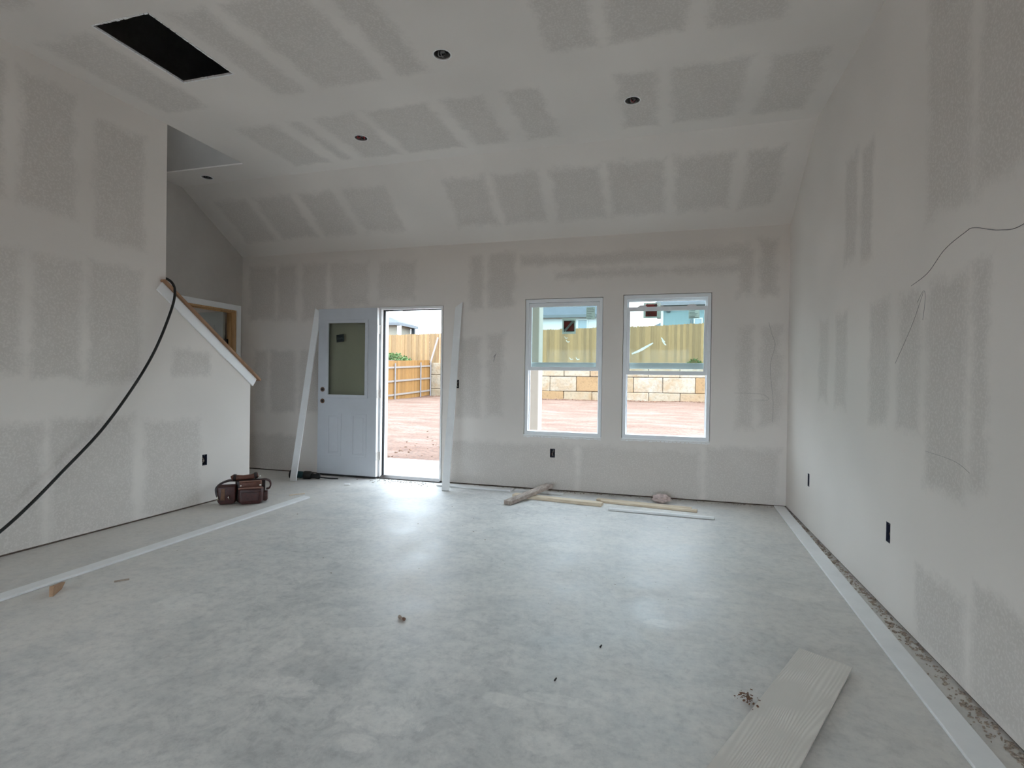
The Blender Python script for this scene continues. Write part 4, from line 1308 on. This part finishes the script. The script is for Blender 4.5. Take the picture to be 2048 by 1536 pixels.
def stone(x0, x1, z0, z1, y=27.5):
    w_, h_ = x1 - x0, z1 - z0
    g_ = 0.007
    bx_ = MB()
    j = lambda: rnd.uniform(-0.02, 0.02)
    xs_, zs_ = (x0 + g_, x1 - g_), (z0 + g_, z1 - g_)
    pts = []
    for zz_ in zs_:
        for (xx_, yy_) in ((xs_[0], y - 0.03 + j()), (xs_[1], y - 0.03 + j()), (xs_[1], y + 0.4), (xs_[0], y + 0.4)):
            pts.append((xx_ + j() * 0.6, yy_, zz_ + j() * 0.5))
    bx_.hexa(pts)
    return mk('limestone_block', bx_, M['stone'], rw, bevel=0.045, seg=2)


def course(joints, z0, z1):
    for a_, b__ in zip(joints[:-1], joints[1:]):
        stone(a_, b__, z0, z1)


j2 = [-12.62, -11.7, -10.2, -8.75, -7.25, -5.82, -4.44, -3.0, -1.54, -0.13, 1.4, 2.8, 4.3, 5.7, 7.2, 8.6]
j3 = [-12.62, -11.9, -10.75, -9.3, -7.9, -6.5, -5.08, -3.73, -2.3, -0.82, 0.67, 2.1, 3.6, 5.0, 6.4, 7.9]
j1 = [-12.62, -11.95, -10.6, -9.2, -7.8, -6.4, -5.1, -3.62, -2.2, -0.80, 0.70, 2.2, 3.6, 5.1, 6.5, 8.0]
course(j1, -0.08, 0.66)
course(j2, 0.66, 1.43)
course(j3, 1.43, 2.11)

# ---- back fence
def picket_mesh(name, w_, h_, t_, ear):
    lp = [(-w_ / 2, 0), (w_ / 2, 0), (w_ / 2, h_ - ear), (w_ / 2 - ear, h_), (-w_ / 2 + ear, h_), (-w_ / 2, h_ - ear)]
    mb_ = MB().prism([(p[0], 0, p[1]) for p in lp], (0, t_, 0))
    me = bpy.data.meshes.new(name)
    me.from_pydata([tuple(v) for v in mb_.v], [], mb_.f)
    b2 = bmesh.new()
    b2.from_mesh(me)
    bmesh.ops.recalc_face_normals(b2, faces=b2.faces)
    b2.to_mesh(me)
    b2.free()
    return me


bf = empty('wood_fence', (-6, 27.75, 2.05))
tag(bf, 'tall dog-eared cedar picket fence on top of the stone wall', 'fence')
pme = picket_mesh('picket', 0.1415, 1.98, 0.018, 0.032)
pme.materials.append(M['picket'])
ftop = lambda x: 4.045 + 0.022 * x if x < 0 else 4.045 + 0.045 * x
x = -24.0
while x < 7.0:
    o = bpy.data.objects.new('picket', pme)
    COL.objects.link(o)
    o.parent = bf
    o.location = Vector((x, 27.70 + rnd.uniform(-0.012, 0.012), ftop(x) - 1.98 + rnd.uniform(-0.02, 0.02))) - ORIG[bf.name]
    x += 0.1405
for zr in (0.35, 1.05, 1.72):
    mk('rail', MB().hexa([(-24, 27.72, ftop(-24) - 1.98 + zr - .04), (0, 27.72, ftop(0) - 1.98 + zr - .04), (0, 27.76, ftop(0) - 1.98 + zr - .04), (-24, 27.76, ftop(-24) - 1.98 + zr - .04),
                          (-24, 27.72, ftop(-24) - 1.98 + zr + .04), (0, 27.72, ftop(0) - 1.98 + zr + .04), (0, 27.76, ftop(0) - 1.98 + zr + .04), (-24, 27.76, ftop(-24) - 1.98 + zr + .04)]), M['rail'], bf)

# ---- side fence, seen from its rail side
sf = empty('wood_fence', (-12.8, 22.0, 0.1))
tag(sf, 'lower orange picket fence with pale rails at the left of the yard', 'fence')
sme = picket_mesh('picket', 0.1388, 1.96, 0.018, 0.0)
sme.materials.append(M['picket_side'])
sx = lambda y: -13.0 + (y - 23.2) * 0.086
szb = lambda y: 0.06 + (y - 23.2) * 0.052
y = 14.0
while y < 27.45:
    o = bpy.data.objects.new('picket', sme)
    COL.objects.link(o)
    o.parent = sf
    o.location = Vector((sx(y) - 0.03 + rnd.uniform(-0.008, 0.004), y, szb(y) + 0.02 + rnd.uniform(-0.008, 0.008))) - ORIG[sf.name]
    o.rotation_euler = (0, 0, math.pi / 2 - 0.086)
    y += 0.1395
for zr in (0.29, 0.97, 1.65):
    ya, yb = 13.9, 27.45
    mk('rail', MB().bar((sx(ya), ya, szb(ya) + zr), (sx(yb), yb, szb(yb) + zr), (1, 0, 0), 0.09, 0.04), M['rail'], sf)
for yp in (16.55, 19.0, 21.45, 23.88, 26.32, 27.38):
    mk('post', MB().tube([(sx(yp) + 0.055, yp, szb(yp) - 0.2), (sx(yp) + 0.055, yp, szb(yp) + 1.86)], 0.034, 10), M['post_metal'], sf)
mk('brace', MB().bar((sx(27.38) + 0.03, 27.38, szb(27.38) + 1.80), (-12.19, 27.44, 3.52), (0, -1, 0), 0.10, 0.04), M['rail'], sf)
mk('corner_post', MB().box((-12.20, 27.58, 2.1), (-12.10, 27.68, 3.74)), M['chip'], bf)

# ---- weeds behind the side fence
def weed(name, cx_, cy_, cz_, rx, rz, n, label, size=0.11, dy=0.5, base=0.4):
    w_ = MB()
    for k in range(n):
        u, v = rnd.uniform(-1, 1), rnd.random()
        px_ = cx_ + u * rx
        hh = rz * (1 - abs(u) ** 1.6) * (0.35 + 0.65 * v)
        p = Vector((px_, cy_ + rnd.uniform(-dy, dy), cz_ + hh))
        d_ = Vector((rnd.uniform(-1, 1), rnd.uniform(-1, 1), rnd.uniform(0.1, 1))).normalized()
        s_ = d_.orthogonal().normalized() * size * 0.35
        t_ = d_.cross(s_).normalized() * 0.004
        w_.hexa([p - s_ * .4 - t_, p + s_ * .4 - t_, p + d_ * size * .6 + s_ - t_, p + d_ * size * .6 - s_ - t_,
                 p - s_ * .4 + t_, p + s_ * .4 + t_, p + d_ * size + s_ * .2 + t_, p + d_ * size - s_ * .2 + t_])
    st_ = MB()
    for k in range(14):
        u = rnd.uniform(-0.9, 0.9)
        st_.tube([(cx_ + u * rx, cy_, cz_ - base), (cx_ + u * rx * 1.02, cy_, cz_ + rz * (1 - abs(u) ** 1.6) * 0.8)], 0.01, 5)
    e = empty(name, (cx_, cy_, cz_ - base))
    lf = mk('leaves', w_, M['leaf'], e)
    lf['kind'] = 'stuff'
    mk('stems', st_, M['leaf'], e)
    tag(e, label, 'weeds')


weed('weed_patch', -14.35, 26.3, 1.95, 1.35, 0.62, 700, 'green weeds growing behind the side fence')
weed('weed_patch', 1.35, 27.58, 2.12, 0.35, 0.30, 60, 'small weeds at the foot of the back fence beyond the right window', 0.07, 0.03, 0.0)


# ---- houses beyond the fence
def hip_roof(e, x0, x1, y0, y1, z, over, rise, mat='roof_grey', ridge='x'):
    x0, x1, y0, y1 = x0 - over, x1 + over, y0 - over, y1 + over
    hy = (y1 - y0) / 2
    hx_ = min(hy, (x1 - x0) / 2)
    ym = (y0 + y1) / 2
    vs = [(x0, y0, z), (x1, y0, z), (x1, y1, z), (x0, y1, z), (x0 + hx_, ym, z + rise), (x1 - hx_, ym, z + rise)]
    mk('roof', MB().add(vs, [(0, 1, 5, 4), (1, 2, 5), (2, 3, 4, 5), (3, 0, 4), (3, 2, 1, 0)]), M[mat], e)
    mk('fascia', MB().plate([(x0, y0), (x1, y0), (x1, y1), (x0, y1)], [[(x0 + .06, y0 + .06), (x0 + .06, y1 - .06), (x1 - .06, y1 - .06), (x1 - .06, y0 + .06)]], lambda u, v, t: (u, v, z + t), -0.22, 0.0), M['fascia'], e)
    mk('soffit', MB().box((x0 + 0.06, y0 + 0.06, z - 0.10), (x1 - 0.06, y1 - 0.06, z - 0.02)), M['soffit'], e)


def house(label, x0, x1, y0, y1, zg, ze, mat, over, rise):
    e = empty('house', ((x0 + x1) / 2, (y0 + y1) / 2, zg))
    tag(e, label, 'house', 'houses beyond the back fence')
    mk('walls', MB().box((x0, y0, zg), (x1, y1, ze)), M[mat], e)
    hip_roof(e, x0, x1, y0, y1, ze + 0.05, over, rise)
    return e


def house_window(e, x0, x1, z0, z1, y):
    w_ = mk('window', MB().ring(x0, x1, z0, z1, 0.08, y - 0.06, y + 0.01), M['siding_white'], e)
    mk('pane', MB().box((x0 + .06, y - 0.02, z0 + .06), (x1 - .06, y - 0.005, z1 - .06)), M['far_glass'], w_)


hA = house('cream house with grey hip roof seen through the open door', -33.0, -21.75, 40.45, 43.0, 2.0, 5.80, 'siding_cream', 0.5, 0.66)
mk('porch_post', MB().box((-21.52, 40.08, 2.0), (-21.25, 40.35, 5.62)), M['siding_white'], hA)
mk('downspout', MB().box((-21.62, 42.85, 4.9), (-21.3, 43.05, 5.62)), M['shadow_metal'], hA)
hB = house('white house with grey roof behind the fence in the window nearest the door', -13.5, -4.2, 40.0, 47.0, 2.0, 6.12, 'siding_white', 0.4, 2.6)
house_window(hB, -6.45, -5.65, 4.6, 5.85, 40.0)
hC = house('tall grey house beyond the fence in the window nearest the right wall', -0.38, 7.5, 40.0, 47.5, 2.0, 6.86, 'siding_grey', 0.42, 2.7)
for xt in (-0.38, 2.62):
    mk('corner_trim', MB().box((xt - 0.02, 39.95, 2.0), (xt + 0.16, 40.02, 6.75)), M['siding_white'], hC)
house_window(hC, 1.85, 2.46, 4.6, 5.80, 40.0)
mk('downspout', MB().box((1.64, 39.93, 2.0), (1.76, 40.0, 5.85)), M['fascia'], hC)
mk('wall_lamp', MB().box((-0.02, 39.85, 6.25), (0.26, 40.0, 6.5)), M['shadow_metal'], hC)
hD = house('distant low roof left of the tall grey house', -14.0, -4.9, 66.0, 74.0, 2.0, 7.4, 'siding_white', 0.6, 1.6)
hE = house('distant roof just behind the tall grey house', -1.3, 8.0, 60.0, 68.0, 2.0, 7.0, 'siding_grey', 0.5, 2.6)
